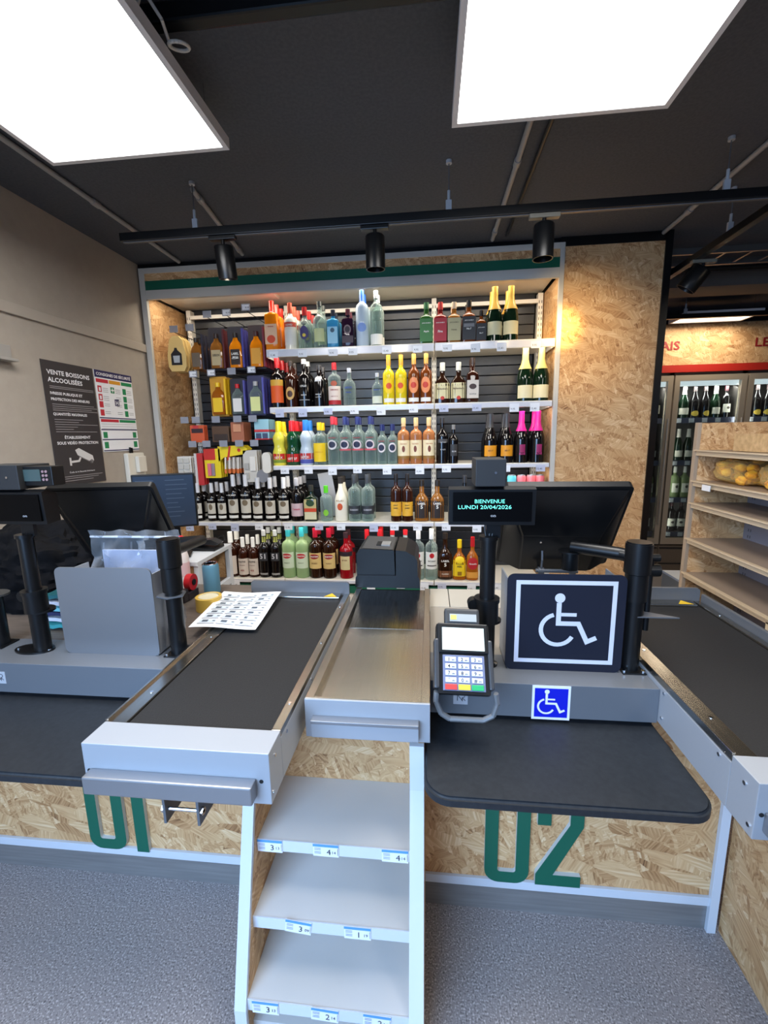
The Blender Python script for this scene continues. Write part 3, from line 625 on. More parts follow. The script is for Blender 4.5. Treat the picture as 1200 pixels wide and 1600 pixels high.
# kind: height, width, profile, glass, squash, cap(from frac, colour), label patches [(z0,z1,half width frac,colour,shape)], text [(string, zfrac, width frac, colour)], description
KD = {
 'orange': (.303, .078, 'sq', 'orange', 1, (.76, (214, 40, 24)), [(.12, .52, .75, (236, 190, 150), 'r'), (.14, .3, .55, (226, 74, 30), 'o')], [('ORANGE', .46, .9, (190, 40, 24))], 'square orange liqueur bottle with red cap'),
 'lychee': (.285, .076, 'std', 'milky', 1, (.78, (196, 84, 60)), [(.10, .42, .7, (232, 226, 214), 'r'), (.48, .58, .8, (190, 60, 40), 'r')], [('SOHO', .5, 1.1, W_)], 'pale cloudy liqueur bottle with red band'),
 'plum': (.258, .088, 'round', 'clear', 1, (.80, (176, 34, 34)), [(.22, .54, .5, (66, 58, 110), 'o'), (.28, .36, .2, (230, 200, 60), 'o')], [], 'round clear bottle with purple crest label'),
 'tequila': (.285, .084, 'std', 'clear', 1, (.90, (60, 66, 64)), [(.14, .42, .5, (200, 206, 150), 'r')], [], 'clear bottle with pale green label and grey stopper'),
 'bluegin': (.231, .072, 'sq', 'blue', .8, (.84, (24, 30, 48)), [(.12, .55, .55, (150, 200, 222), 'r'), (.4, .52, .3, (60, 90, 110), 'o')], [], 'small sky blue square gin bottle'),
 'darkgin': (.232, .072, 'sq', 'purple', .8, (.84, (92, 26, 44)), [(.12, .30, .6, (60, 44, 54), 'r'), (.34, .58, .5, (120, 100, 104), 'o'), (.38, .54, .35, (40, 24, 36), 'o')], [], 'small dark square gin bottle with round crest'),
 'frosted': (.338, .078, 'tall', 'frost', 1, (.80, (40, 96, 190)), [(.26, .42, .6, (120, 150, 210), 'o')], [], 'tall frosted vodka bottle with blue cap'),
 'tallclear': (.33, .076, 'tall', 'clear', 1, (.86, (220, 222, 224)), [(.03, .22, .9, (236, 234, 226), 'r')], [], 'tall clear vodka bottle with white base band'),
 'greenwh': (.247, .077, 'jd', 'greenapple', 1, (.84, (58, 110, 70)), [(.06, .60, .78, (52, 116, 56), 'r')], [("JACK DANIEL'S", .48, 1.3, W_), ('Apple', .28, .8, W_)], 'square whiskey bottle with green label'),
 'redwh': (.245, .077, 'jd', 'redb', 1, (.82, (190, 60, 56)), [(.06, .60, .78, (166, 26, 44), 'r')], [("JACK DANIEL'S", .48, 1.3, W_), ('Fire', .26, .7, W_)], 'square whiskey bottle with crimson label'),
 'honeywh': (.242, .077, 'jd', 'honey', 1, (.84, (214, 190, 160)), [(.06, .60, .78, (176, 168, 128), 'r')], [("JACK DANIEL'S", .48, 1.3, (70, 60, 40)), ('Honey', .3, .8, (90, 76, 40))], 'square whiskey bottle with beige label'),
 'blackwh': (.248, .080, 'jd', 'amberd', 1, (.84, K_), [(.06, .60, .82, (36, 38, 42), 'r'), (.36, .44, .5, (120, 120, 122), 'r')], [("JACK DANIEL'S", .50, 1.3, W_), ('No.7', .3, .7, W_)], 'square whiskey bottle with black label'),
 'blackwhs': (.186, .060, 'jd', 'amberd', .8, (.82, K_), [(.06, .58, .82, (36, 38, 42), 'r')], [("JACK DANIEL'S", .44, 1.3, W_), ('No.7', .26, .7, W_)], 'small square whiskey bottle with black label'),
 'champgold': (.318, .088, 'slope', 'greend', 1, (.58, (214, 168, 74)), [(.12, .36, .75, (222, 212, 168), 'r')], [], 'champagne bottle with gold foil and cream label'),
 'redcap_orange': (.315, .088, 'std', 'dark', 1, (.80, (190, 28, 34)), [(.10, .46, .72, (232, 92, 26), 'r'), (.44, .56, .74, (224, 170, 60), 'r')], [], 'dark bottle with red cap and orange label'),
 'cream_brown': (.292, .080, 'std', 'cola', 1, (.90, (40, 30, 26)), [(.16, .44, .6, (212, 168, 96), 'o'), (.22, .36, .35, (70, 34, 20), 'o')], [], 'dark cream liqueur bottle with oval tan label'),
 'darkport': (.30, .080, 'std', 'dark', 1, (.90, (190, 190, 190)), [(.14, .16, .6, (140, 140, 140), 'r')], [('CRUZ', .42, 1.0, W_), ('PORTO', .24, .8, W_)], 'black port bottle with white capital lettering'),
 'roundport': (.262, .080, 'std', 'dark', 1, (.88, (60, 60, 62)), [(.60, .72, .35, (214, 214, 214), 'r')], [('PORTO', .28, .8, W_), ('FINE TAWNY', .22, .9, W_)], 'black port bottle with small white neck tag'),
 'redgin': (.272, .080, 'vod', 'clear', 1, (.84, (198, 28, 40)), [(.10, .46, .74, (232, 214, 200), 'r'), (.04, .14, .78, (176, 34, 40), 'r'), (.46, .58, .4, (190, 90, 60), 'o')], [("GIBSON'S", .36, 1.2, (150, 20, 30)), ('LONDON DRY GIN', .22, 1.1, (150, 20, 30))], 'clear gin bottle with red cap and cream label'),
 'bluevodka': (.236, .078, 'round', 'clear', 1, (.88, (196, 200, 208)), [], [('ABSOLUT', .46, 1.2, (40, 70, 170)), ('VODKA', .34, .9, (40, 70, 170))], 'clear round shouldered vodka bottle with blue lettering'),
 'bluevodka_s': (.20, .068, 'round', 'clear', 1, (.88, (196, 200, 208)), [(.06, .28, .7, (214, 220, 200), 'r')], [('ABSOLUT', .46, 1.2, (40, 70, 170))], 'small clear vodka bottle with blue lettering'),
 'yellowrum': (.305, .074, 'std', 'yellow', 1, (.80, (206, 150, 40)), [(.22, .54, .7, (244, 206, 20), 'o'), (.32, .44, .4, (220, 80, 30), 'o'), (.05, .13, .6, W_, 'r')], [], 'yellow rum bottle with round yellow label'),
 'amberrum': (.307, .074, 'std', 'amberd', 1, (.80, (204, 150, 70)), [(.22, .54, .72, (240, 150, 96), 'o'), (.32, .44, .4, (206, 60, 40), 'o'), (.05, .13, .6, W_, 'r')], [], 'amber rum bottle with round orange label'),
 'whiskycream': (.25, .088, 'squat', 'brownd', .75, (.80, (222, 220, 206)), [(.12, .50, .85, (218, 206, 158), 'r'), (.09, .18, .22, (190, 50, 34), 'o')], [("Ballantine's", .34, 1.3, (90, 60, 40))], 'flat dark whisky bottle with cream label and white cap'),
 'scotch': (.272, .070, 'jd', 'cola', .9, (.86, (50, 30, 22)), [(.10, .50, .8, (214, 204, 190), 'r'), (.3, .42, .5, (60, 40, 34), 'o')], [('SCOTCH', .18, 1.1, K_)], 'dark scotch bottle with black and white label'),
 'champwhite': (.322, .090, 'slope', 'greend', 1, (.60, (232, 210, 130)), [(.06, .30, .8, (232, 220, 178), 'r')], [], 'champagne bottle with pale gold foil and wide label'),
 'lemon': (.290, .088, 'get', 'lemon', 1, (.77, (240, 214, 30)), [(.14, .27, 1.1, (196, 40, 34), 'r'), (.06, .13, 1.1, (120, 140, 40), 'r')], [('GET X', .16, 1.2, W_)], 'pale yellow waisted liqueur bottle with yellow cap'),
 'mint': (.291, .088, 'get', 'green', 1, (.77, (206, 26, 34)), [(.08, .26, 1.1, (206, 32, 34), 'r')], [('GET 27', .13, 1.4, W_)], 'green waisted mint liqueur bottle with red cap'),
 'claret': (.294, .088, 'get', 'frost', 1, (.77, (40, 120, 206)), [(.14, .27, 1.1, (190, 50, 50), 'r'), (.04, .13, 1.1, (70, 80, 160), 'r')], [('GET 31', .16, 1.3, W_)], 'pale frosted waisted liqueur bottle with blue cap'),
 'yellowlabel': (.276, .080, 'vod', 'clear', 1, (.82, (236, 190, 30)), [(.08, .52, .78, (238, 200, 30), 'r')], [('LIMONCELLO', .30, 1.2, (200, 140, 20))], 'clear bottle with yellow cap and yellow label'),
 'redvodka': (.311, .080, 'std', 'clear', 1, (.84, (186, 40, 54)), [(.32, .52, .68, (206, 204, 206), 'o'), (.36, .49, .48, (36, 40, 66), 'o')], [('POLIAKOV', .555, 1.2, (176, 30, 46))], 'clear vodka bottle with red cap and dark eagle badge'),
 'vodka': (.308, .078, 'std', 'clear', 1, (.84, (30, 40, 96)), [(.32, .52, .68, (214, 200, 204), 'o'), (.36, .49, .48, (30, 36, 66), 'o'), (.30, .335, .8, (206, 90, 100), 'r')], [('POLIAKOV', .555, 1.2, (176, 30, 46))], 'clear vodka bottle with blue cap and round badge'),
 'vodka_s': (.256, .064, 'std', 'clear', 1, (.84, (30, 40, 96)), [(.30, .54, .68, (224, 214, 216), 'o'), (.34, .50, .48, (30, 36, 66), 'o')], [('POLIAKOV', .57, 1.2, (176, 30, 46))], 'small clear vodka bottle with blue cap'),
 'spiced': (.293, .078, 'vod', 'spiced', 1, (.82, (206, 176, 126)), [(.12, .52, .82, (240, 222, 180), 'r'), (.12, .18, .84, (150, 110, 50), 'r'), (.26, .4, .2, (120, 60, 40), 'o')], [('OLD NICK', .43, 1.1, (190, 110, 60))], 'spiced rum bottle with cream label and tan cap'),
 'blackrum': (.289, .072, 'std', 'dark', 1, (.88, (36, 34, 36)), [(.46, .54, .6, (70, 68, 70), 'r')], [('CAPTAIN', .46, 1.0, (190, 190, 190)), ('BLACK', .30, .9, (170, 170, 170))], 'black bottle with faint silver lettering'),
 'blackrum_s': (.244, .06, 'std', 'dark', 1, (.88, (120, 118, 116)), [(.2, .5, .5, (50, 50, 52), 'r')], [('RUM', .3, .8, (190, 190, 190))], 'small black bottle with grey cap'),
 'prosecco': (.308, .084, 'slope', 'dark', 1, (.72, (44, 44, 48)), [(.14, .36, .62, (226, 150, 26), 'r')], [('BRUT', .24, .7, (120, 70, 20))], 'black sparkling wine bottle with orange label'),
 'pinkfizz': (.318, .084, 'slope', 'dark', 1, (.62, (222, 32, 140)), [(.20, .36, .25, (150, 30, 90), 'r')], [('ROSÉ', .16, .8, (200, 60, 130))], 'black sparkling bottle with bright pink foil'),
 'aniseed_s': (.262, .066, 'std', 'dark', 1, (.755, (216, 216, 218)), [(.20, .48, .6, (206, 200, 184), 'r'), (.3, .46, .3, (120, 104, 80), 'o'), (.08, .15, .55, W_, 'r')], [('RICARD', .555, 1.2, W_)], 'small black aniseed bottle with silver cap'),
 'aniseed': (.318, .080, 'std', 'dark', 1, (.755, (216, 216, 218)), [(.18, .48, .62, (206, 200, 184), 'r'), (.34, .47, .4, (120, 104, 80), 'o'), (.07, .13, .55, W_, 'r')], [('RICARD', .555, 1.3, W_)], 'tall black aniseed bottle with silver cap'),
 'aniseed_m': (.296, .080, 'std', 'dark', 1, (.755, (216, 216, 218)), [(.18, .48, .62, (206, 200, 184), 'r'), (.34, .47, .4, (120, 104, 80), 'o'), (.07, .13, .55, W_, 'r')], [('RICARD', .555, 1.3, W_)], 'medium black aniseed bottle with silver cap'),
 'pinklabel': (.292, .080, 'std', 'dark', 1, (.82, (176, 176, 182)), [(.12, .42, .8, (206, 180, 184), 'r')], [('Casanis', .27, 1.2, (196, 60, 90))], 'black bottle with pink lettered label'),
 'herbal': (.242, .082, 'jd', 'greend', .85, (.84, (50, 50, 46)), [(.05, .62, .8, (190, 176, 120), 'r'), (.42, .6, .55, (40, 70, 36), 'o'), (.27, .37, .82, (206, 70, 34), 'r'), (.06, .26, .6, (214, 208, 170), 'r')], [], 'square dark green herbal liqueur bottle'),
 'greencap': (.238, .080, 'vod', 'clear', 1, (.80, (90, 206, 40)), [(.16, .34, .35, (130, 196, 50), 'o')], [], 'clear bottle with bright green cap'),
 'coconut': (.294, .084, 'slope', 'milky', 1, (.86, (50, 46, 44)), [(.26, .42, .35, (200, 84, 40), 'o')], [('MALIBU', .46, 1.2, (176, 150, 110))], 'white coconut rum bottle with dark cap'),
 'greyvodka': (.310, .080, 'vod', 'clear', 1, (.82, (60, 64, 70)), [(.16, .34, .86, (46, 50, 56), 'r')], [('SOBIESKI', .24, 1.3, (190, 190, 196))], 'clear vodka bottle with dark label and grey cap'),
 'blackneck': (.312, .070, 'vod', 'cola', 1, (.84, (28, 24, 24)), [(.12, .42, .85, (224, 168, 50), 'r')], [('SAINT', .34, .8, (60, 40, 20)), ('JAMES', .28, .8, (60, 40, 20))], 'dark rum bottle with yellow label'),
 'label5': (.270, .088, 'squat', 'honey', .8, (.86, (40, 34, 30)), [(.08, .56, .86, (36, 24, 18), 'r')], [('LABEL', .42, 1.0, W_), ('5', .32, .3, W_)], 'whisky bottle with black label and dark stopper'),
 'smalldark': (.30, .072, 'std', 'dark', 1, (.84, (44, 44, 48)), [], [], 'dark bottle half hidden behind the customer display'),
 'pastis': (.318, .088, 'std', 'cola', 1, (.76, (232, 232, 228)), [(.06, .48, .82, (214, 202, 190), 'r')], [('PASTIS', .38, 1.3, K_), ('ARTISANAL', .30, 1.1, (90, 40, 40)), ('45%', .16, .7, (150, 50, 40))], 'tall brown pastis bottle with white cap and printed label'),
 'pastis_s': (.280, .074, 'std', 'cola', 1, (.76, (232, 232, 228)), [(.06, .48, .82, (214, 202, 190), 'r')], [('PASTIS', .38, 1.3, K_), ('ARTISANAL', .30, 1.1, (90, 40, 40)), ('45%', .16, .7, (150, 50, 40))], 'short brown pastis bottle with white cap and printed label'),
 'black51': (.333, .078, 'std', 'dark', 1, (.88, (186, 188, 190)), [(.36, .54, .55, (44, 46, 52), 'r'), (.75, .86, .8, (200, 206, 110), 'r'), (.06, .10, .5, (150, 150, 150), 'r')], [('51', .41, 1.0, (200, 200, 206))], 'black bottle numbered 51 with silver cap'),
 'vermouth_w': (.352, .088, 'vod', 'palegreen', 1, (.82, (60, 180, 190)), [(.20, .52, .72, (206, 222, 196), 'r'), (.40, .5, .6, (190, 34, 40), 'o')], [('MARTINI', .435, 1.2, W_), ('BIANCO', .3, .8, (90, 120, 70))], 'pale green vermouth bottle with turquoise cap'),
 'vermouth_r': (.346, .088, 'vod', 'brownd', 1, (.82, (176, 26, 50)), [(.20, .52, .72, (216, 186, 120), 'r'), (.40, .5, .6, (150, 24, 30), 'o')], [('MARTINI', .435, 1.2, W_), ('ROSSO', .3, .8, (110, 50, 30))], 'dark red vermouth bottle with crimson cap'),
 'bitter': (.318, .088, 'std', 'red', 1, (.88, (60, 40, 46)), [(.20, .50, .5, (206, 190, 140), 'r'), (.5, .6, .85, (34, 20, 30), 'r')], [('BITTER', .40, .8, (110, 20, 20))], 'bright red bitter bottle'),
 'redcapclear': (.338, .084, 'vod', 'clear', 1, (.80, (206, 34, 42)), [(.2, .5, .8, (206, 204, 200), 'r')], [], 'clear bottle with red cap behind the receipt printer'),
 'redcapclear_w': (.338, .084, 'vod', 'clear', 1, (.90, (206, 34, 42)), [(.78, .9, .9, (232, 226, 226), 'r'), (.2, .5, .8, (206, 204, 200), 'r')], [], 'clear bottle with red and white neck behind the printer'),
 'rumwhite': (.346, .084, 'vod', 'clear', 1, (.80, (220, 222, 224)), [(.22, .56, .74, (226, 226, 220), 'r'), (.44, .54, .32, (190, 30, 36), 'o'), (.28, .30, .5, K_, 'r')], [('BACARDI', .37, 1.2, K_)], 'clear white rum bottle with white cap'),
 'label5big': (.315, .098, 'squat', 'brownd', .8, (.88, (40, 34, 30)), [(.06, .20, .85, (120, 74, 44), 'r')], [('LABEL', .40, 1.0, W_), ('5', .30, .3, W_), ('CLASSIC', .12, .9, W_)], 'large dark whisky bottle with white lettering'),
 'yellowwh': (.272, .086, 'squat', 'amber', .8, (.80, (226, 190, 30)), [(.10, .50, .78, (238, 204, 24), 'r'), (.44, .60, .55, (238, 204, 24), 'o'), (.12, .22, .2, (150, 110, 20), 'r')], [('WILLIAM', .40, 1.1, K_), ('PEEL', .33, .7, K_)], 'whisky bottle with yellow cap and yellow label'),
 'redscotch': (.292, .078, 'squat', 'amber', .85, (.78, (176, 26, 34)), [(.26, .54, .7, (176, 26, 34), 'o'), (.06, .2, .8, (214, 150, 60), 'r')], [("Grant's", .38, 1.1, W_)], 'whisky bottle with red cap and red shield label'),
 'fizzdark': (.30, .082, 'slope', 'greend', 1, (.74, (206, 200, 190)), [(.12, .32, .7, (222, 216, 200), 'r')], [], 'dark wine bottle with white label'),
 'winegreen': (.30, .078, 'std', 'wine', 1, (.80, (226, 224, 214)), [(.16, .46, .7, (232, 230, 214), 'r'), (.3, .4, .3, (70, 66, 60), 'o')], [], 'pale green wine bottle with white label'),
 'winedark': (.30, .078, 'std', 'dark', 1, (.82, (60, 30, 36)), [(.16, .42, .7, (224, 220, 206), 'r'), (.26, .34, .3, (70, 60, 60), 'o')], [], 'dark wine bottle with cream label'),
 'winegold': (.31, .080, 'slope', 'dark', 1, (.80, (50, 40, 40)), [(.06, .22, .7, (224, 190, 70), 'o')], [], 'dark wine bottle with golden label'),
}
def interp(prof, t):
    for a, b in zip(prof, prof[1:]):
        if a[0] <= t <= b[0]:
            k = (t - a[0]) / max(1e-6, b[0] - a[0]); ea = a[2] if len(a) > 2 else 2; eb = b[2] if len(b) > 2 else 2
            return a[1] + (b[1] - a[1]) * k, ea + (eb - ea) * k
    return prof[-1][1], 2
PROTO = {}
def make_bottle(kind, name='bottle'):
    h, wd, pk, gl, sq, cap, labels, txt, desc = KD[kind]; prof = PROF[pk]; R = wd * FW.get(kind, 1.055) / 2
    t = thing(name, (0, 0, 0), desc, 'bottle')
    ct = cap[0]; body = []
    for p in prof:
        if p[0] < ct: body.append((p[0] * h, p[1] * R) + ((p[2],) if len(p) > 2 else ()))
    rr, ee = interp(prof, ct); body.append((ct * h, rr * R, ee))
    MB().lathe(body, n=20, sy=sq).build('glass_body', gm(gl), t, True)
    m = MB(); cp = [(ct * h, rr * R * 1.12)]
    for p in prof:
        if p[0] > ct: cp.append((p[0] * h, p[1] * R * 1.12))
    cp.append((h * 1.004, prof[-1][1] * R * .9))
    m.lathe(cp, n=16, sy=1 if sq > .7 else .9).build('cap' if ct > .7 else 'foil_capsule', mat('cap_%d_%d_%d' % cap[1], cap[1], .32), t, True)
    def surf(u, z, off):
        """u: arc offset in metres from the front, z metres"""
        r_, e_ = interp(prof, z / h); r_ = r_ * R
        if e_ > 3.5:
            return Vector((max(-R * .97, min(R * .97, u)), -r_ * sq - off, z))
        a = u / max(r_, .004); k = r_ / ((abs(sin(a)) ** e_ + abs(cos(a)) ** e_) ** (1 / e_)) + off
        return Vector((k * sin(a), -k * cos(a) * sq, z))
    if labels or txt:
        m = MB(); mats = []
        if not labels: labels = [(.5, .505, .3, txt[0][3], 'r')]
        for li, (z0, z1, hw, col, sh) in enumerate(labels):
            mats.append(lm(col)); nu, nz = 8, 5; vs = []; fs = []; off = .0006 + .0004 * li
            for j in range(nz + 1):
                for i in range(nu + 1):
                    fu = -1 + 2 * i / nu; fz = -1 + 2 * j / nz
                    if sh == 'o': fu, fz = fu * math.sqrt(1 - fz * fz / 2), fz * math.sqrt(1 - fu * fu / 2)
                    vs.append(surf(fu * hw * R * (1.55 if sh == 'r' else 1.2), ((z0 + z1) / 2 + fz * (z1 - z0) / 2) * h, off))
            for j in range(nz):
                for i in range(nu): a = j * (nu + 1) + i; fs.append((a, a + 1, a + nu + 2, a + nu + 1))
            m.add(vs, fs, li)
        lo = m.build('label', mats, t, True)
        if txt:
            m = MB(); mats = []
            for li, (s, z, wf, col) in enumerate(txt):
                mats.append(lm(col)); ww = wf * R; vs, fs, w0 = text(s, 1, True); k = ww / w0
                m.add([surf(-ww / 2 + a * k, z * h + b * k, .0022) for a, b in vs], fs, li)
            m.build('lettering', mats, lo)
    t.location = (0, 0, -50); PROTO[kind] = t
    return t
ROWS = {
 1: [('orange', -0.999, 3), ('lychee', -0.88, 3), ('plum', -0.788, 3), ('tequila', -0.691, 2), ('bluegin', -0.604, 2), ('darkgin', -0.509, 2), ('frosted', -0.419, 2), ('tallclear', -0.33, 2), ('greenwh', -0.021, 2), ('redwh', 0.066, 2), ('honeywh', 0.148, 2), ('blackwh', 0.238, 2), ('blackwhs', 0.311, 1), ('champgold', 0.392, 2), ('champgold', 0.488, 2)],
 2: [('redcap_orange', -0.988, 3), ('cream_brown', -0.897, 2), ('darkport', -0.807, 2), ('roundport', -0.708, 2), ('redgin', -0.61, 1), ('bluevodka', -0.513, 1), ('bluevodka_s', -0.333, 1), ('yellowrum', -0.259, 1), ('yellowrum', -0.18, 1), ('amberrum', -0.099, 1), ('amberrum', -0.022, 1), ('whiskycream', 0.08, 1), ('whiskycream', 0.18, 1), ('scotch', 0.266, 2), ('champwhite', 0.585, 1), ('champwhite', 0.682, 1)],
 3: [('lemon', -1.003, 2), ('mint', -0.91, 3), ('claret', -0.817, 2), ('yellowlabel', -0.724, 2), ('redvodka', -0.633, 2), ('vodka', -0.551, 2), ('vodka', -0.469, 2), ('vodka', -0.384, 2), ('vodka_s', -0.309, 2), ('vodka_s', -0.242, 2), ('spiced', -0.168, 1), ('spiced', -0.087, 1), ('spiced', -0.005, 1), ('blackrum', 0.081, 3), ('blackrum_s', 0.151, 1), ('prosecco', 0.383, 2), ('prosecco', 0.483, 2), ('pinkfizz', 0.575, 1), ('pinkfizz', 0.674, 2)],
 4: [('aniseed_s', -1.603, 2), ('aniseed_s', -1.503, 2), ('aniseed_s', -1.429, 2), ('aniseed', -1.346, 2), ('aniseed', -1.257, 2), ('aniseed_m', -1.172, 2), ('aniseed_m', -1.085, 2), ('aniseed_m', -0.989, 2), ('pinklabel', -0.899, 3), ('herbal', -0.8, 1), ('greencap', -0.697, 1), ('coconut', -0.595, 2), ('greyvodka', -0.502, 2), ('greyvodka', -0.414, 2), ('blackneck', -0.221, 1), ('blackneck', -0.146, 1), ('label5', -0.052, 1), ('label5', 0.05, 1), ('smalldark', 0.226, 1)],
 5: [('pastis', -1.401, 2), ('pastis_s', -1.31, 2), ('pastis_s', -1.234, 2), ('black51', -1.154, 3), ('black51', -1.072, 2), ('vermouth_w', -0.98, 2), ('vermouth_w', -0.883, 2), ('vermouth_r', -0.787, 2), ('vermouth_r', -0.691, 2), ('bitter', -0.573, 2), ('redcapclear', -0.425, 1), ('redcapclear', -0.338, 2), ('redcapclear_w', -0.251, 1), ('redcapclear_w', -0.164, 1), ('rumwhite', -0.076, 1), ('rumwhite', 0.0115, 1), ('label5big', 0.104, 1), ('yellowwh', 0.199, 1), ('redscotch', 0.284, 1)]}
FW = {}
for it in ROWS.values():
    for (k1, x1, _), (k2, x2, _) in zip(it, it[1:]):
        f_ = (x2 - x1 - .0022) / ((KD[k1][1] + KD[k2][1]) / 2)
        if f_ < 1.055:
            for k in (k1, k2): FW[k] = min(FW.get(k, 1.055), f_)
RN = {1: 'top shelf', 2: 'second shelf', 3: 'third shelf', 4: 'fourth shelf', 5: 'lowest shelf'}
GRP = {}
OR3 = {1: [''], 2: ['left', 'right'], 3: ['left', 'middle', 'right']}
def place(kind, x, y, z, label, group=None, rz=0, nm='bottle', cat='bottle'):
    if kind not in PROTO: o = make_bottle(kind, nm)
    else: o = copy_tree2b(PROTO[kind])
    o.location = (x, y, z + .001); o.rotation_euler = (0, 0, rz); o['label'] = label; o['category'] = cat
    if group: o['group'] = group
    elif 'group' in o.keys(): del o['group']
    if kind in PROTO and PROTO[kind] is not o: pass
    return o
def copy_tree2b(o):
    c = o.copy(); COL.objects.link(c); c.parent = None
    for ch in list(o.children): copy_tree2(ch, c)
    return c
rb = random.Random(11)
for r, items in ROWS.items():
    cnt = {}
    for k, x, n in items: cnt[k] = cnt.get(k, 0) + 1
    seen = {}
    for k, x, n in items:
        i = seen.get(k, 0); seen[k] = i + 1; tot = cnt[k]; wd = KD[k][1]; dsc = KD[k][8]
        pos = OR3[tot][i] if tot > 1 else ''
        g = None
        if tot > 1 or n > 1: g = dsc.rsplit(' with', 1)[0] + 's on the ' + RN[r]; g = g.replace('bottles', 'bottles')
        y = 2.8 + .022 + wd / 2
        for j in range(n):
            depth = ('front ' if n > 1 else '') if j == 0 else ('second ' if j == 1 else 'rearmost ')
            who = (depth + (pos + ' one, ' if pos else 'one, ') if (depth or pos) else '')
            lab = dsc + ', ' + who + RN[r]
            ws = lab.split()
            if len(ws) > 16: lab = ' '.join(ws[:16])
            nm = 'champagne_bottle' if 'champ' in k else 'sparkling_wine_bottle' if k in ('prosecco', 'pinkfizz') else 'vodka_bottle' if 'vodka' in k or k in ('frosted', 'tallclear') else 'whisky_bottle' if ('wh' in k and 'whiskyc' not in k) or k in ('label5', 'label5big', 'redscotch', 'scotch', 'whiskycream') else 'rum_bottle' if 'rum' in k or k in ('spiced', 'blackneck', 'coconut') else 'vermouth_bottle' if 'verm' in k else 'gin_bottle' if 'gin' in k else 'liqueur_bottle'
            place(k, x + rb.uniform(-.0004, .0004), y + j * (wd + .012), SH[r - 1], lab, g, rb.uniform(-.12, .12) if PROF[KD[k][2]][0] is not None and KD[k][2] not in ('jd', 'sq', 'squat') else rb.uniform(-.03, .03), nm)
# tall slim cans at the right end of the fourth shelf
def can(x, y, z, h, r, cols, label, group=None):
    t = thing('drink_can', (x, y, z + .001), label, 'can', group)
    m = MB(); m.lathe([(.0, r * .8), (.006, r), (h - .012, r), (h - .004, r * .86)], n=20).build('can_body', cols[0], t, True)
    MB().lathe([(h - .004, r * .86), (h, r * .84), (h, r * .78), (h - .004, r * .76)], n=20).build('can_rim', M_alu, t, True)
    m = MB(); m.lathe([(h * .30, r * 1.01), (h * .62, r * 1.01)], n=20, close=False).build('colour_band', cols[1], t, True)
    return t
cb, cp_, cw = mat('can_blue', (90, 190, 206), .35), mat('can_pink', (226, 110, 120), .35), mat('can_pale', (236, 206, 206), .4)
can(.525, 2.86, SH[3], .30, .028, (cb, cw), 'tall light blue can at the end of the fourth shelf, left of the pink cans')
for i, x in enumerate((.585, .645, .70)):
    can(x, 2.86, SH[3], .30, .028, (cp_, cw), 'tall pink can on the fourth shelf, %s of three' % ('left', 'middle', 'right')[i], 'tall pink cans on the fourth shelf')
# blank grey card between the bottles
t = thing('shelf_card', (-.705, 2.97, SH[3] + .009), 'blank grey hang card standing behind the green capped bottle', 'card')
B(-.05, .05, 0, .003, 0, .31, 0, rot=Matrix.Rotation(radians(-9), 3, 'Y')).build('card_sheet', mat('card_grey', (150, 152, 158), .5), t)
# ------------------------------------------------------------------ hanging goods in the left bay
def hook(x, z, label, y1=2.83, tagc=M_tagp, paper=False):
    t = thing('peg_hook', (x, y1, z), label, 'display hook', 'peg hooks with price holders in the left bay')
    MB().cyl((0, 0, 0), (0, .352 - (y1 - 2.83), 0), .0025, n=8).cyl((0, .0, 0), (0, .0, .012), .0025, n=8).build('wire', M_blackm, t)
    h = B(-.028, .028, -.004, -.002, -.002, .040).build('price_holder', tagc, t)
    if paper:
        q = B(-.022, .022, -.0052, -.0042, .004, .034).build('price_tag', M_paper, h)
        m = MB(); put_text(m, '8,50', .015, lambda a, b: (-.002 + a, -.0055, .012 + b)); m.build('price_print', M_ink, q)
    return t
def lathe_patch(): pass
def flaskpack(x, z, n, w_, h, liquid, lab, cap, side, label, group, txt=None, card=None, step=.045):
    for j in range(n):
        t = thing('hanging_bottle_pack', (x, 2.862 + j * step, z), label % ('front' if j == 0 else 'rearmost' if j == n - 1 else ('second', 'third', 'fourth')[j - 1]), 'bottle pack', group)
        prof = [(0, .92, 4), (.02, 1, 4), (.52, 1, 4), (.62, .8, 3), (.70, .42, 2), (.76, .34, 2)]
        m = MB().lathe([(a * h, b * w_ * .36, e) for a, b, e in prof], n=16, sy=.42).build('flask', gm(liquid), t, True)
        MB().cyl((0, 0, h * .76), (0, 0, h * .88), w_ * .13, n=12).build('cap', mat('cap_%d_%d_%d' % cap, cap, .4), t, True)
        q = B(-w_ * .27, w_ * .27, -w_ * .158 - .001, -w_ * .155, h * .07, h * .46).build('label', lm(lab), t)
        if txt:
            m = MB()
            for s, zf in txt: put_text(m, s, .02, lambda a, b: (a, -w_ * .158 - .0015, h * zf + b), cx=0, bold=True, width=w_ * .42)
            m.build('lettering', lm(W_ if sum(lab) < 300 else K_), q)
        if card: MB().prism(rrect(-w_ / 2, w_ / 2, -.01, h * 1.05, .012), 'y', .014, .0155).build('backing_card', mat('card_%d_%d_%d' % card, card, .5), t)
        MB().box(w_ * .40, w_ * .5, -.012, .014, 0, h * .98).build('side_flap', mat('card_%d_%d_%d' % side, side, .5), t)
G = 'flask packs on the hooks'
for x, z, p in ((-1.655, 2.085, 0), (-1.545, 2.09, 0), (-1.42, 2.165, 0), (-1.29, 2.17, 1), (-1.16, 2.195, 1)):
    hook(x, z, 'black peg hook of the top row, holding the pack %s' % {-1.655: 'nearest the side board', -1.545: 'second from the side board', -1.42: 'third from the side board', -1.29: 'fourth from the side board', -1.16: 'nearest the bottles'}[x], 2.84, M_tagp, p)
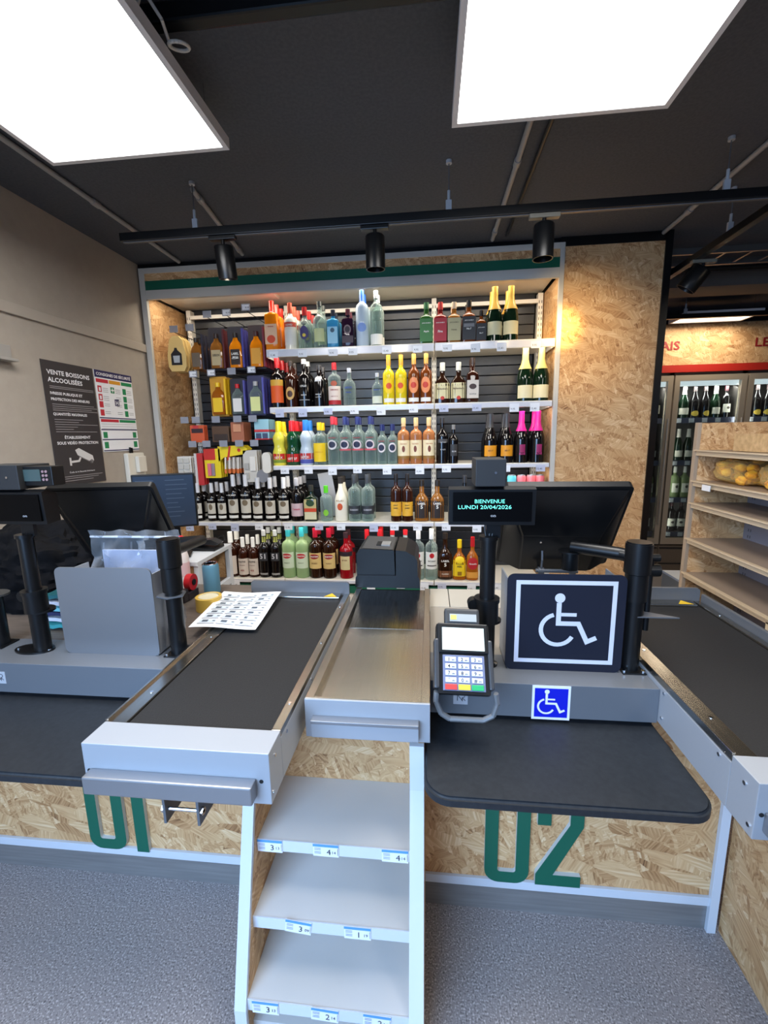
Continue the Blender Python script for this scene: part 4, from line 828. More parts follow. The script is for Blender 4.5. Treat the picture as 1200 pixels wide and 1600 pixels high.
for x, z, p in ((-1.55, 1.80, 1), (-1.425, 1.805, 1), (-1.285, 1.81, 0), (-1.15, 1.815, 1)):
    hook(x, z, 'black peg hook of the second row, %s' % {-1.55: 'empty, leftmost', -1.425: 'with yellow packs', -1.285: 'with red capped packs', -1.15: 'with yellow labelled packs'}[x], 2.84, M_tagp, p)
names = ['leftmost', 'second from left', 'third from left', 'fourth from left', 'rightmost']
for i, x in enumerate((-1.64, -1.56, -1.42, -1.27, -1.165)): hook(x, 1.505, 'black peg hook of the third row, %s, clear price holder' % names[i], 2.84)
for i, x in enumerate((-1.60, -1.50, -1.38, -1.27, -1.165)): hook(x, 1.345, 'black peg hook of the lowest row, %s, clear price holder' % names[i], 2.84)
# cream bib shaped packs
for j in range(3):
    t = thing('bib_pack', (-1.67, 2.87 + j * .04, 1.845), 'cream bib shaped pack printed with a dark bottle, %s on its hook' % ('front', 'second', 'rearmost')[j], 'bottle pack', 'cream bib shaped packs')
    pts = [(-.02, .225), (-.045, .20), (-.055, .15), (-.065, .10), (-.062, .03), (-.045, .0), (.045, 0), (.062, .03), (.065, .10), (.055, .15), (.045, .20), (.02, .225)]
    b = MB().prism(pts, 'y', 0, .02).build('bib', mat('bib_cream', (224, 192, 122), .6), t)
    m = MB(); put_poly(m, [(-.04, .04), (.035, .04), (.035, .11), (.008, .135), (.004, .15), (-.012, .15), (-.016, .135), (-.04, .11)], lambda a, b_: (a, -.001, b_)); m.build('bottle_print', M_ink, b)
    m = MB(); put_poly(m, [(-.022, .055), (.018, .055), (.022, .10), (-.026, .10)], lambda a, b_: (a, -.0015, b_)); m.build('print_label', mat('print_silver', (176, 184, 190), .5), b)
flaskpack(-1.525, 1.85, 4, .10, .225, 'honey', (110, 96, 80), (30, 26, 26), (44, 44, 60), 'dark flask bottle pack on the second top hook, %s', 'dark flask packs', step=.05)
flaskpack(-1.385, 1.853, 4, .115, .245, 'honey', (186, 168, 128), (36, 26, 30), (86, 30, 36), 'brown flask pack with beige label on the third top hook, %s', 'beige labelled flask packs', [('GIBSON', .30)], step=.05, card=(38, 34, 42))
flaskpack(-1.255, 1.853, 4, .115, .245, 'orange', (44, 30, 20), (30, 26, 26), (66, 66, 150), 'amber flask pack with black label on the fourth top hook, %s', 'black labelled flask packs', [('LABEL', .32), ('5', .22)], step=.05, card=(38, 34, 42))
flaskpack(-1.115, 1.853, 4, .115, .25, 'orange', (226, 160, 50), (60, 26, 30), (120, 34, 50), 'golden flask pack with gold label nearest the bottles on top, %s', 'gold labelled flask packs', step=.05, card=(50, 34, 34))
flaskpack(-1.40, 1.556, 3, .12, .235, 'amber', (240, 196, 30), (244, 200, 30), (246, 196, 24), 'yellow flask pack on the second hook row, %s', 'yellow flask packs', step=.05, card=(206, 150, 40))
flaskpack(-1.265, 1.556, 4, .11, .22, 'clear', (232, 228, 220), (206, 30, 40), (80, 80, 160), 'clear flask pack with red cap on the second hook row, %s', 'red capped flask packs', step=.05, card=(38, 34, 42))
flaskpack(-1.14, 1.556, 5, .12, .235, 'clear', (226, 228, 150), (170, 170, 170), (84, 84, 170), 'clear flask pack with yellow label beside the bottles, %s', 'yellow labelled flask packs', step=.05, card=(52, 50, 84))
def cardpack(x, z, w_, h, n, label, group, card, deco, step=.022, nm='hanging_card_pack', cat='blister pack'):
    """deco: list of (x0,x1,z0,z1,depth,colour,name)"""
    for j in range(n):
        t = thing(nm, (x, 2.87 + j * step, z), label + ((', ' + ('front' if j == 0 else 'second' if j == 1 else 'third' if j == 2 else 'fourth' if j == 3 else 'rearmost') + ' on its hook') if n > 1 else ''), cat, group if n > 1 else None)
        MB().prism(rrect(-w_ / 2, w_ / 2, 0, h, .006), 'y', 0, .0015).build('card', mat('card_%d_%d_%d' % card, card, .5), t)
        for (a, b, c, d, e, col, nmm) in deco:
            MB().box(-w_ / 2 + a * w_, -w_ / 2 + b * w_, -e, 0, c * h, d * h, min(.003, e / 3)).build(nmm, mat('pack_%d_%d_%d' % col, col, .4), t)
cardpack(-1.575, 1.375, .10, .115, 3, 'orange card pack with red and black blister', 'orange card packs', (216, 92, 50), [(.1, .9, .55, .8, .004, (60, 40, 44), 'dark_blister'), (.2, .6, .8, .98, .003, (206, 60, 60), 'red_header')])
cardpack(-1.41, 1.375, .12, .105, 5, 'brown card pack on the third hook row', 'brown card packs', (92, 64, 40), [(.1, .9, .1, .5, .006, (60, 44, 34), 'blister')], .03)
cardpack(-1.29, 1.375, .09, .13, 5, 'copper toned card pack on the third hook row', 'copper card packs', (176, 104, 70), [(.2, .8, .5, .9, .006, (214, 150, 110), 'blister')], .03)
cardpack(-1.12, 1.385, .10, .135, 5, 'pale blue and red card pack beside the yellow liqueur bottles', 'blue and red card packs', (150, 196, 206), [(0, 1, .38, .5, .006, (206, 50, 50), 'red_band'), (.1, .45, .06, .32, .008, (60, 70, 100), 'left_blister'), (.55, .9, .06, .32, .008, (60, 70, 100), 'right_blister'), (0, 1, 0, .06, .006, (206, 50, 50), 'lower_band')], .03)
cardpack(-1.69, 1.14, .10, .14, 3, 'white ice cube tray hanging low by the side board', 'white ice cube trays', (226, 222, 212), [(.1, .45, .08 + .3 * k, .32 + .3 * k, .012, (206, 202, 192), 'cube_cell') for k in range(3)] + [(.55, .9, .08 + .3 * k, .32 + .3 * k, .012, (206, 202, 192), 'cube_cell') for k in range(3)], .03, 'ice_cube_tray', 'ice tray')
cardpack(-1.585, 1.08, .06, .22, 3, 'narrow red and white pack between ice tray and lighters', 'narrow red packs', (196, 48, 48), [(.0, .3, 0, 1, .006, (214, 206, 200), 'white_edge')], .03)
cardpack(-1.485, 1.13, .115, .20, 4, 'yellow card pack of pink and grey lighters', 'yellow lighter packs', (240, 212, 30), [(.2, .42, .08, .5, .012, (230, 110, 130), 'pink_lighter'), (.44, .64, .08, .5, .012, (150, 130, 140), 'grey_lighter'), (0, .7, .62, 1.0, .004, (206, 50, 40), 'red_header')], .03)
for j in range(3):
    t = thing('skewer_pack', (-1.35, 2.87 + j * .04, 1.16), 'yellow header pack of white sticks with orange tips, ' + ('front', 'second', 'rearmost')[j], 'blister pack', 'yellow header stick packs')
    MB().prism([(-.09, .08), (-.05, .11), (.09, .13), (.12, .165), (.09, .19), (-.09, .185)], 'y', 0, .002).build('header_card', mat('card_yellow_bright', (244, 214, 30), .5), t)
    m = MB(); put_poly(m, [(-.03, .09), (-.015, .09), (.005, .185), (-.01, .185)], lambda a, b: (a, -.0012, b)); put_poly(m, disc2(.06, .158, .012), lambda a, b: (a, -.0012, b)); m.build('red_print', mat('print_red', (206, 50, 30), .5), t)
    for k in range(4):
        s = MB().cyl((-.045 + k * .03, 0, .03), (-.04 + k * .03, 0, .11), .006, n=10).build('stick', mat('stick_white', (232, 226, 216), .5), t, True)
        MB().cyl((-.046 + k * .03, 0, 0), (-.045 + k * .03, 0, .03), .0075, n=10).build('tip', mat('tip_orange', (226, 120, 60), .5), s, True)
cardpack(-1.215, 1.10, .10, .215, 3, 'clear pack of white bottle stoppers on the lowest hook row', 'clear stopper packs', (206, 200, 188), [(.1, .4, .1, .3, .012, (176, 172, 164), 'stopper'), (.5, .9, .35, .8, .012, (230, 224, 212), 'stopper'), (.1, .4, .4, .6, .012, (176, 172, 164), 'stopper')], .04)
for j in range(2):
    t = thing('bottle_opener', (-1.115, 2.865 + j * .03, 1.10), 'white and grey corkscrew opener hanging beside the yellow liqueur, ' + ('front', 'rear')[j], 'opener', 'white corkscrew openers')
    MB().prism(rrect(-.015, .045, .06, .2, .028), 'y', 0, .016).build('handle', mat('opener_white', (228, 222, 208), .4), t)
    m = MB(); a = [( -.02 + .042 * cos(radians(q)), .04 + .045 * sin(radians(q))) for q in range(0, 360, 20)]
    MB().prism(a, 'y', .002, .012).build('ring', mat('opener_grey', (130, 130, 134), .35), t)
# ------------------------------------------------------------------ till equipment
def signbox(x0, x1, label, sign):
    t = thing('display_box', (x0, 1.089, .785), label, 'sign' if sign else 'metal box'); W = x1 - x0; h = .262
    bm_ = MB().prism(rrect(0, W, 0, h, .018), 'y', 0, .004); bm_.build('front_panel', mat('sign_navy', (26, 30, 44), .4, spec=.3) if sign else M_alu, t)
    m = MB().box(.004, .007, .004, .12, 0, h - .02).box(W - .007, W - .004, .004, .12, 0, h - .02).box(.004, W - .004, .004, .12, 0, .004)
    m.build('side_walls', M_grey, t)
    if sign:
        m = MB(); f = lambda a, b: (a, -.0008, b); o = (.022, W - .022, .022, h - .016); s = .011
        put_poly(m, [(o[0], o[2]), (o[1], o[2]), (o[1], o[2] + s), (o[0], o[2] + s)], f); put_poly(m, [(o[0], o[3] - s), (o[1], o[3] - s), (o[1], o[3]), (o[0], o[3])], f)
        put_poly(m, [(o[0], o[2] + s), (o[0] + s, o[2] + s), (o[0] + s, o[3] - s), (o[0], o[3] - s)], f); put_poly(m, [(o[1] - s, o[2] + s), (o[1], o[2] + s), (o[1], o[3] - s), (o[1] - s, o[3] - s)], f)
        m.build('white_border', mat('sign_white', (206, 208, 222), .4), t)
        m = MB(); wheelchair(m, W / 2 + .0, h / 2 + .012, .142, f, 0); m.build('wheelchair_symbol', mat('sign_white', 0), t)
    return t
signbox(.198, .489, 'large navy sign box with white border and wheelchair symbol', True)
signbox(-1.066, -.772, 'plain metal box on the left ledge, plastic bag of papers behind it', False)
# customer display stands
def cdisplay(x, y, label, lit):
    t = thing('customer_display_stand', (x, y, .785), label, 'customer display')
    m = MB().lathe([(0, .052), (.005, .052)], n=32, sy=.62); m.v = [Vector((v.x * 1.15 - .028, v.y, v.z)) for v in m.v]
    bp = m.build('base_plate', M_blackm, t, True)
    m = MB()
    for dx in (-.075, .025): m.cyl((dx, -.006, .005), (dx, -.006, .008), .005, n=10)
    m.build('bolts', M_chrome, bp, True)
    MB().cyl((0, 0, .005), (0, 0, .155), .0225, n=28).build('lower_pole', M_blackm, t, True)
    MB().cyl((0, 0, .155), (0, 0, .352), .0195, n=28).cyl((0, 0, .346), (0, 0, .356), .024, n=28).build('upper_pole', M_blackm, t, True)
    c = MB().cyl((0, 0, .125), (0, 0, .185), .030, n=28).cyl((0, 0, .180), (0, 0, .190), .033, n=28).build('clamp_collar', M_blackm, t, True)
    MB().cyl((-.034, -.01, .17), (-.034, .018, .17), .016, n=20).build('clamp_knob', M_black, c, True)
    m = MB().lathe([(.120, .042), (.126, .042)], n=28, sy=.8); m.v = [Vector((v.x - .002, v.y + .012, v.z)) for v in m.v]; m.build('support_plate', M_blackm, t, True)
    m = MB()
    for dx in (-.006, .002, .008): m.tube([(dx, .0, .352), (dx * 1.6, .004, .375), (dx, .01, .40)], .002, 6)
    m.build('cables', M_black, t, True)
    MB().box(-.006, .03, .0, .012, .35, .40).build('neck', M_blackm, t)
    w2_ = .106 if lit else .094; cx = .004 if lit else .0
    h = MB().prism([(-.018, .388), (.028, .392), (.028, .47), (-.006, .485), (-.022, .478)], 'x', cx - w2_, cx + w2_).build('display_housing', M_black, t)
    h2 = B(cx - w2_ + .01, cx + w2_ - .01, -.0245, -.017, .398, .472, 0).build('display_window', mat('vfd_window', (4, 4, 5), .3, spec=.12), h)
    if lit:
        m = MB(); f = lambda a, b: (cx + a, -.0252, .40 + b)
        put_text(m, 'BIENVENUE', .0135, f, cx=-.006, y=.0445, width=.073); put_text(m, 'LUNDI 20/04/2026', .0135, f, cx=-.018, y=.030, width=.130)
        m.build('glowing_text', mat('vfd_text', (120, 255, 225), .5, emit=.75), h2)
        m = MB(); put_text(m, 'on', .010, f, cx=.003, y=.010, bold=True, width=.013); m.build('maker_mark', mat('mark_grey', (150, 152, 156), .5), h2)
    else:
        m = MB(); put_text(m, 'on', .010, lambda a, b: (cx + .03 + a, -.0255, .408 + b), x=0, y=.002, bold=True, width=.013); m.build('maker_mark', mat('mark_grey', (150, 152, 156), .5), h2)
    MB().box(cx - .042 if lit else .04 - .14, cx + .031 if lit else .04, -.03, .075, .486, .553, .002).build('camera_housing', mat('matt_black_box', (30, 31, 33), .55), t)
    q = MB().cyl((cx + .006, -.0305, .52), (cx + .006, -.032, .52), .003, n=12); q.build('led', M_chrome, t)
    if not lit:
        MB().box(.02, .125, -.012, .03, .495, .548, .002).build('payment_reader', M_black, t)
        MB().box(.028, .09, -.0135, -.012, .508, .540).build('reader_window', mat('reader_window', (66, 84, 84), .2), t)
        m = MB()
        for a in (.098, .108):
            for b in (.512, .523, .534): m.cyl((a, -.0135, b), (a, -.012, b), .0036, n=10)
        m.build('reader_keys', mat('reader_key', (150, 120, 124), .5), t)
    return t
cdisplay(.150, 1.11, 'black customer display on a pole showing BIENVENUE, beside the card terminal', True)
cdisplay(-1.150, 1.10, 'black customer display on a pole at the left picture edge, seen dark', False)
# short pole and card terminal
def terminal():
    t = thing('card_terminal', (.078, .965, .785), 'black card payment terminal with white screen in front of the display pole', 'card terminal')
    MB().cyl((-.0, .06, .0), (0, .06, .10), .018, n=20).build('mount_pole', M_blackm, t, True)
    R_ = Matrix.Translation((0, 0, .118)) @ Matrix.Rotation(radians(-38), 4, 'X') @ Matrix.Rotation(radians(4), 4, 'Z')
    # local frame: x right, z up the device face (before tilt), y into the device; face at y=0
    def bt(mb, name, m_, par=t, sm=False): mb.xf(R_); return mb.build(name, m_, par, sm)
    hw = .064
    bt(MB().prism([(-hw * .92, -.10), (hw * .92, -.10), (hw, -.03), (hw * .96, .055), (-hw * .96, .055), (-hw, -.03)], 'y', .0, .035), 'body', M_black)
    for s_ in (-1, 1): bt(MB().box(*sorted((s_ * (hw + .004), s_ * (hw - .008))), -.006, .03, -.09, .02, .004), 'side_grip', mat('grip_grey', (52, 54, 58), .35))
    bt(MB().box(-hw * .93, hw * .93, -.006, .002, -.012, .057, .003), 'screen_bezel', M_black)
    bt(MB().box(-.049, .049, -.0075, -.006, -.006, .046), 'screen', mat('terminal_screen', (206, 224, 214), .3, emit=.25))
    m = MB(); kx = [-.030, 0, .030]; kz = [-.026, -.041, -.056, -.071]
    bt(MB().box(-.048, .048, -.002, .0, -.094, -.016, .001), 'keypad_plate', mat('keypad_plate', (104, 112, 140), .4))
    num = ['1', '2', '3', '4', '5', '6', '7', '8', '9', '*', '0', '#']
    m = MB(); m2 = MB(); n = 0
    for z in kz:
        for x in kx:
            m.box(x - .0125, x + .0125, -.004, -.002, z - .0055, z + .0055, .001)
            put_text(m2, num[n], .011, lambda a, b: (x + a, -.0043, z - .004 + b), cx=-.004, bold=True); put_text(m2, 'abc', .005, lambda a, b: (x + a, -.0043, z - .003 + b), cx=.006, bold=True); n += 1
    q = bt(m, 'number_keys', mat('key_silver', (206, 212, 232), .4)); bt(m2, 'key_print', M_ink, q)
    for nm, x, c in (('cancel_key', -.030, (206, 62, 56)), ('clear_key', 0, (226, 190, 60)), ('confirm_key', .030, (36, 160, 96))):
        bt(MB().box(x - .0135, x + .0135, -.0045, -.002, -.092, -.080, .001), nm, mat(nm, c, .4))
    pc = bt(MB().box(-.042, .042, -.003, .02, .055, .095, .006), 'paper_cover', mat('paper_cover', (44, 46, 48), .5))
    bt(MB().box(-.030, .034, -.0045, -.003, .062, .080), 'printer_slot', mat('slot_grey', (156, 160, 158), .4), pc)
    bt(MB().box(-.028, -.014, -.0055, -.0045, .066, .077), 'status_light', mat('status_yellow', (214, 220, 90), .5), pc)
    # loop handle under the device
    pts = [(-.066, -.05), (-.068, -.075), (-.056, -.105), (-.036, -.118), (.040, -.118), (.062, -.105), (.070, -.075), (.066, -.05)]
    m = MB(); m.tube([(a, -.012 + .0, b + .088 + .0) for a, b in pts], .0065, 8)
    m.v = [Vector((v.x + .004, v.y - .04, v.z - .0)) for v in m.v]
    m.build('loop_handle', mat('handle_grey', (120, 122, 124), .4, .3), t, True)
    return t
terminal()
# monitor support poles
def armpole(x, label, arm):
    t = thing('monitor_pole', (x, 1.115, .785), label, 'monitor stand' if arm else 'pole')
    b = B(-.029, .029, -.034, .04, 0, .004, .001).build('base_plate', M_blackm, t)
    m = MB()
    for a, c in ((-.023, -.026), (.023, -.026), (-.023, .034), (.023, .034)): m.cyl((a, c, .004), (a, c, .009), .005, n=8)
    m.build('bolts', M_chrome, b, True)
    MB().cyl((0, 0, .004), (0, 0, .19), .022, n=28).build('lower_pole', M_blackm, t, True)
    MB().cyl((0, 0, .19), (0, 0, .26), .027, n=28).build('middle_sleeve', M_blackm, t, True)
    MB().cyl((0, 0, .262), (0, 0, .338), .031, n=28).cyl((0, 0, .338), (0, 0, .342), .028, n=28).build('upper_sleeve', M_blackm, t, True)
    if arm:
        MB().prism([(0, -.022), (.10, -.022), (.0, .03), (-.02, .02)], 'z', .150, .153).build('shelf_plate', M_dgrey, t)
        MB().tube([(0, 0, .30), (-.03, .03, .302), (-.13, .10, .302)], .017, 16).build('monitor_arm', M_blackm, t, True)
        h = MB().cyl((-.13, .108, .235), (-.13, .108, .285), .022, n=20).cyl((-.13, .108, .285), (-.13, .108, .289), .032, n=20).build('arm_hub', M_blackm, t, True)
        MB().cyl((.04, .02, .10), (.04, .02, .30), .008, n=10).cyl((.0, .02, .295), (.06, .02, .295), .010, n=10).cyl((.0, .02, .262), (.062, .02, .262), .016, n=12).build('side_clamp', M_black, t, True)
    else:
        MB().prism([(-.042, .0), (-.04, -.02), (.0, -.034), (.034, -.01), (.02, .03), (-.03, .03)], 'z', .175, .179).build('shelf_plate', M_dgrey, t)
        MB().tube([(0, .01, .30), (-.010, .20, .29), (-.23, .21, .27)], .015, 16).build('monitor_arm', M_blackm, t, True)
        MB().tube([(-.036, .03, .26), (-.040, .03, .17), (-.040, .03, .08), (-.03, .03, .01)], .004, 8).build('cable', M_black, t, True)
armpole(.521, 'thick black pole with arm right of the wheelchair sign, holding the right monitor', True)
armpole(-.728, 'thick black pole on the left ledge between the metal box and the belt', False)
t = thing('short_pole', (-1.315, 1.125, .785), 'short black pole with a flat top at the left picture edge', 'pole')
MB().cyl((0, 0, 0), (0, 0, .16), .022, n=24).build('tube', M_blackm, t, True); MB().lathe([(.16, .045), (.166, .045)], n=28, sy=.8).build('flat_top', mat('flat_top_grey', (60, 60, 58), .5), t, True)
B(-.03, .03, -.03, .03, 0, .004).build('base_plate', M_blackm, t)
# monitors seen from behind
def monitor(x, y, z, w_, h, label, rz=0, rx=0, side=1):
    """back shell faces the viewer (-y); origin bottom centre"""
    t = thing('monitor', (x, y, z), label, 'monitor', None, rz); Rm = Matrix.Rotation(rx, 4, 'X')
    a = w_ / 2
    def sh(mb, name, m_, par=t, sm=False): mb.xf(Rm); return mb.build(name, m_, par, sm)
    sh(MB().prism(rrect(-a, a, 0, h, .012), 'y', .0, .022), 'screen_frame', M_black)
    b = .86; i = .52
    vs = [(-a + .004, 0, .006), (a - .004, 0, .006), (a - .004, 0, h - .006), (-a + .004, 0, h - .006), (-a * .62, -.045, .012), (a * .62, -.045, .012), (a * .66, -.045, h * .52), (-a * .66, -.045, h * .52)]
    fs = [(0, 1, 5, 4), (1, 2, 6, 5), (2, 3, 7, 6), (3, 0, 4, 7), (4, 5, 6, 7), (0, 3, 2, 1)]
    m = MB().add(vs, fs); bmx = bmesh.new(); me = bpy.data.meshes.new('x'); me.from_pydata([tuple(v) for v in m.v], [], m.f); bmx.from_mesh(me); bpy.data.meshes.remove(me)
    bmesh.ops.bevel(bmx, geom=bmx.edges[:], offset=.006, segments=3, affect='EDGES'); m = MB().bm(bmx)
    sh(m, 'back_shell', mat('monitor_shell', (9, 10, 12), .32, spec=.4), t, True)
    m = MB()
    for s in (-.055, .055): m.cyl((s, -.046, h * .46), (s, -.049, h * .46), .003, n=10)
    sh(m, 'shell_screws', M_chrome, t, True)
    m = MB(); m.cyl((-.06, -.075, h * .16), (.06, -.075, h * .16), .006, n=12)
    for s in (-.045, .045):
        m.tube([(s, -.046, h * .34), (s, -.066, h * .28), (s, -.078, h * .16), (s, -.046, h * .1)], .003, 8); m.cyl((s - .008, -.075, h * .16), (s + .008, -.075, h * .16), .010, n=12)
    sh(m, 'hinge_bracket', M_dgrey, t, True)
    sh(B(-a + .01, a - .01, .022, .0235, .012, h - .012), 'screen', mat('monitor_screen', (30, 40, 60), .15, emit=.25))
    return t
monitor(.380, 1.385, .990, .335, .315, 'large black monitor seen from behind above the wheelchair sign', radians(-2), radians(33))
monitor(-1.06, 1.42, 1.00, .33, .305, 'black monitor seen from behind above the plain metal box', radians(9), radians(33))
# second monitor on the left, screen towards the shop
t = thing('office_monitor', (-1.13, 1.79, .882), 'slim monitor with dark blue screen behind the left till monitor', 'monitor', None, radians(24))
MB().box(-.06, .06, -.05, .05, 0, .01, .004).build('foot', M_black, t); B(-.02, .02, .02, .035, .01, .18).build('stand', M_black, t)
MB().box(-.15, .10, 0, .02, .13, .37, .004).build('housing', M_black, t); q = B(-.143, .093, -.001, 0, .138, .362).build('screen', mat('blue_screen', (42, 54, 72), .25, emit=.06), t)
m = MB(); rq = random.Random(5)
for i in range(9):
    for a in (-.135, -.02):
        wq = rq.uniform(.04, .09); z = .34 - i * .02; m.add([(a, -.0015, z), (a + wq, -.0015, z), (a + wq, -.0015, z + .003), (a, -.0015, z + .003)], [(0, 1, 2, 3)])
m.build('screen_rows', mat('screen_rows', (60, 74, 92), .5), q)
# receipt printer
t = thing('receipt_printer', (-.292, 1.615, .812), 'black receipt and cheque printer on the rear end of the steel tray', 'printer')
MB().prism([(0, 0), (.255, 0), (.252, .04), (.245, .05), (.01, .05), (.003, .04)], 'y', 0, .24).build('base', M_black, t)
m = MB(); m.prism([(.008, .05), (.008, .135), (.022, .155), (.155, .150), (.158, .05)], 'y', .006, .23); m.build('paper_cover', M_black, t)
m = MB(); m.prism([(.162, .05), (.162, .152), (.20, .148), (.235, .128), (.246, .105), (.246, .05)], 'y', .0, .225); m.build('side_cover', M_black, t)
MB().add([(.03, .01, .1565), (.15, .01, .1515), (.15, .22, .1515), (.03, .22, .1565)], [(0, 1, 2, 3)]).build('top_plate', mat('printer_top', (62, 63, 64), .5), t)
MB().box(.10, .135, .06, .12, .150, .158).build('cover_latch', mat('latch_grey', (130, 130, 128), .4), t)
MB().box(.08, .10, .06, .12, .149, .1575).build('latch_recess', M_dark, t)
# items on the left worktop and belt
t = thing('price_sheet', (-.62, 1.36, .81), 'white sheet of printed price labels lying across the belt rail', 'paper sheet'); t.location.z = .8168
pts = [(-.17, -.165), (.045, -.155), (.058, -.13), (.035, .155), (-.025, .17), (-.155, .165)]
pts = [(-.125, -.155), (.085, -.150), (.102, -.115), (.045, .155), (.02, .165), (-.165, .16)]
def warp(a, b): return (a, b, .003 + .004 * sin(a * 22) * sin(b * 14))
c0, c1, c2, c3 = Vector((-.120, -.155)), Vector((.092, -.150)), Vector((.030, .165)), Vector((-.190, .150)) if False else Vector((-.178, .16))
def bil(u, v): p = (c0 * (1 - u) + c1 * u) * (1 - v) + (c3 * (1 - u) + c2 * u) * v; return p
c0, c1, c2, c3 = Vector((-.13, -.155)), Vector((.085, -.150)), Vector((.06, .165)), Vector((-.165, .16))
m = MB(); vs = []; n = 12
for j in range(n + 1):
    for i in range(n + 1): p = bil(i / n, j / n); vs.append(warp(p.x, p.y))
m.add(vs, [(j * (n + 1) + i, j * (n + 1) + i + 1, (j + 1) * (n + 1) + i + 1, (j + 1) * (n + 1) + i) for j in range(n) for i in range(n)])
sh_ = m.build('paper', M_paper, t, True)
m = MB()
for r_ in range(7):
    for c_ in range(3):
        u0, u1, v0, v1 = .08 + c_ * .29, .08 + c_ * .29 + .26, .07 + r_ * .125, .07 + r_ * .125 + .10
        for (a, b, c, d, mi) in ((u0, u1, v0, v0 + .012, 0), (u0, u1, v0 + .035, v1, 1), (u0 + .05, u0 + .14, v0 + .04, v0 + .085, 2), (u1 - .05, u1 - .01, v0 + .05, v0 + .07, 2)):
            q = [bil(a, c), bil(b, c), bil(b, d), bil(a, d)]; zz = .0012 + .0004 * mi
            m.add([Vector(warp(p.x, p.y)) + Vector((0, 0, zz)) for p in q], [(0, 1, 2, 3)], mi)
m.build('label_print', [mat('print_slate', (96, 106, 120), .6), mat('print_pale_blue', (208, 222, 232), .6), mat('print_dark', (84, 92, 104), .6)], sh_)
t = thing('tape_roll', (-.805, 1.44, .784), 'translucent yellow roll of packing tape beside the price sheet', 'tape roll')
m = MB(); m.lathe([(0, .036), (0, .046), (.048, .046), (.048, .036), (0, .036)], n=32, close=False); m.build('tape_wrap', mat('tape_yellow', (206, 170, 74), .3), t, True)
MB().lathe([(.001, .0355), (.049, .0355)], n=32, close=False).build('core', mat('tape_core', (222, 214, 186), .5), t, True)
B(-.036, .036, -.02, .02, .046, .0475).build('inner_disc', mat('tape_disc', (196, 192, 172), .5), t) if False else MB().lathe([(.044, .001), (.044, .0355)], n=32, close=False).build('inner_disc', mat('tape_disc', (200, 194, 170), .5), t)
t = thing('drink_can', (-.875, 1.60, .784), 'light blue drink can standing behind the tape roll', 'can')
MB().lathe([(0, .026), (.006, .032), (.112, .032), (.122, .027)], n=28).build('can_body', mat('can_sky', (92, 140, 166), .35, .3), t, True); MB().lathe([(.122, .027), (.126, .027), (.126, .024), (.121, .023)], n=28).build('can_rim', M_chrome, t, True)
t = thing('spray_bottle', (-1.03, 1.66, .784), 'white bottle with red cap standing beside the left till pole', 'bottle')
MB().lathe([(0, .028), (.13, .028), (.165, .02), (.18, .012)], n=20).build('bottle_body', mat('bottle_white', (214, 206, 204), .4), t, True); MB().lathe([(.178, .017), (.215, .017), (.22, .012)], n=20).build('red_cap', mat('cap_red', (206, 34, 40), .4), t, True)
m = MB().lathe([(.05, .0284), (.11, .0284)], n=20, close=False); m.build('label', mat('label_pale_pink', (206, 170, 172), .5), t, True)
t = thing('tape_dispenser', (-.935, 1.55, .784), 'red and black tape gun lying between the can and the pole', 'tape dispenser')
m = MB().cyl((-.012, 0, .062), (.012, 0, .062), .032, n=24); m.build('red_wheel', mat('gun_red', (176, 24, 34), .35), t, True)
MB().box(-.014, .014, -.045, .03, 0, .03, .004).box(-.012, .012, -.07, -.04, .0, .05, .004).build('body', mat('gun_black', (34, 30, 34), .4), t); MB().cyl((-.016, 0, .062), (.016, 0, .062), .012, n=16).build('hub', M_black, t, True)
# small open cabinet behind the left till
t = thing('till_cabinet', (-1.33, 1.715, 0), 'small strand board cabinet with white edges behind the left worktop', 'cabinet'); Wc = .34
B(0, Wc - .022, .29, .31, 0, .86).build('side_board', OSBY, t); B(0, Wc - .022, 0, .02, 0, .86).build('side_board', OSBY, t)
B(0, .02, .02, .29, 0, .86).build('back_board', OSBX, t)
MB().box(0, Wc, -.01, .32, .86, .878, .001).build('top_board', M_white, t)
MB().box(Wc - .022, Wc, .285, .315, 0, .86, .001).box(Wc - .022, Wc, -.005, .025, 0, .86, .001).build('white_edge', M_white, t)
for z in (.70, .45): q = MB().box(.02, Wc - .02, .02, .288, z, z + .012).build('shelf', M_brownlam, t); B(Wc - .02, Wc, .025, .285, z - .018, z + .014, .001).build('white_edge', M_white, q)
t = thing('handheld_scanner', (-1.06, 1.93, .8785), 'black curved scanner with cable on the small cabinet', 'scanner')
MB().box(-.07, .06, -.05, .05, 0, .014, .004).build('cradle', M_black, t)
m = MB(); m.prism([(-.06, .014), (-.03, .044), (.03, .050), (.07, .032), (.06, .022), (.0, .026), (-.04, .014)], 'y', -.025, .025); m.build('scanner_body', mat('scanner_black', (28, 28, 30), .3), t)
m = MB(); m.tube([(.06 * cos(q) , .05 + .03 * sin(q), .03 + .02 * sin(q * 2)) for q in [i * .35 for i in range(12)]], .0035, 6); m.build('cable', M_black, t, True)
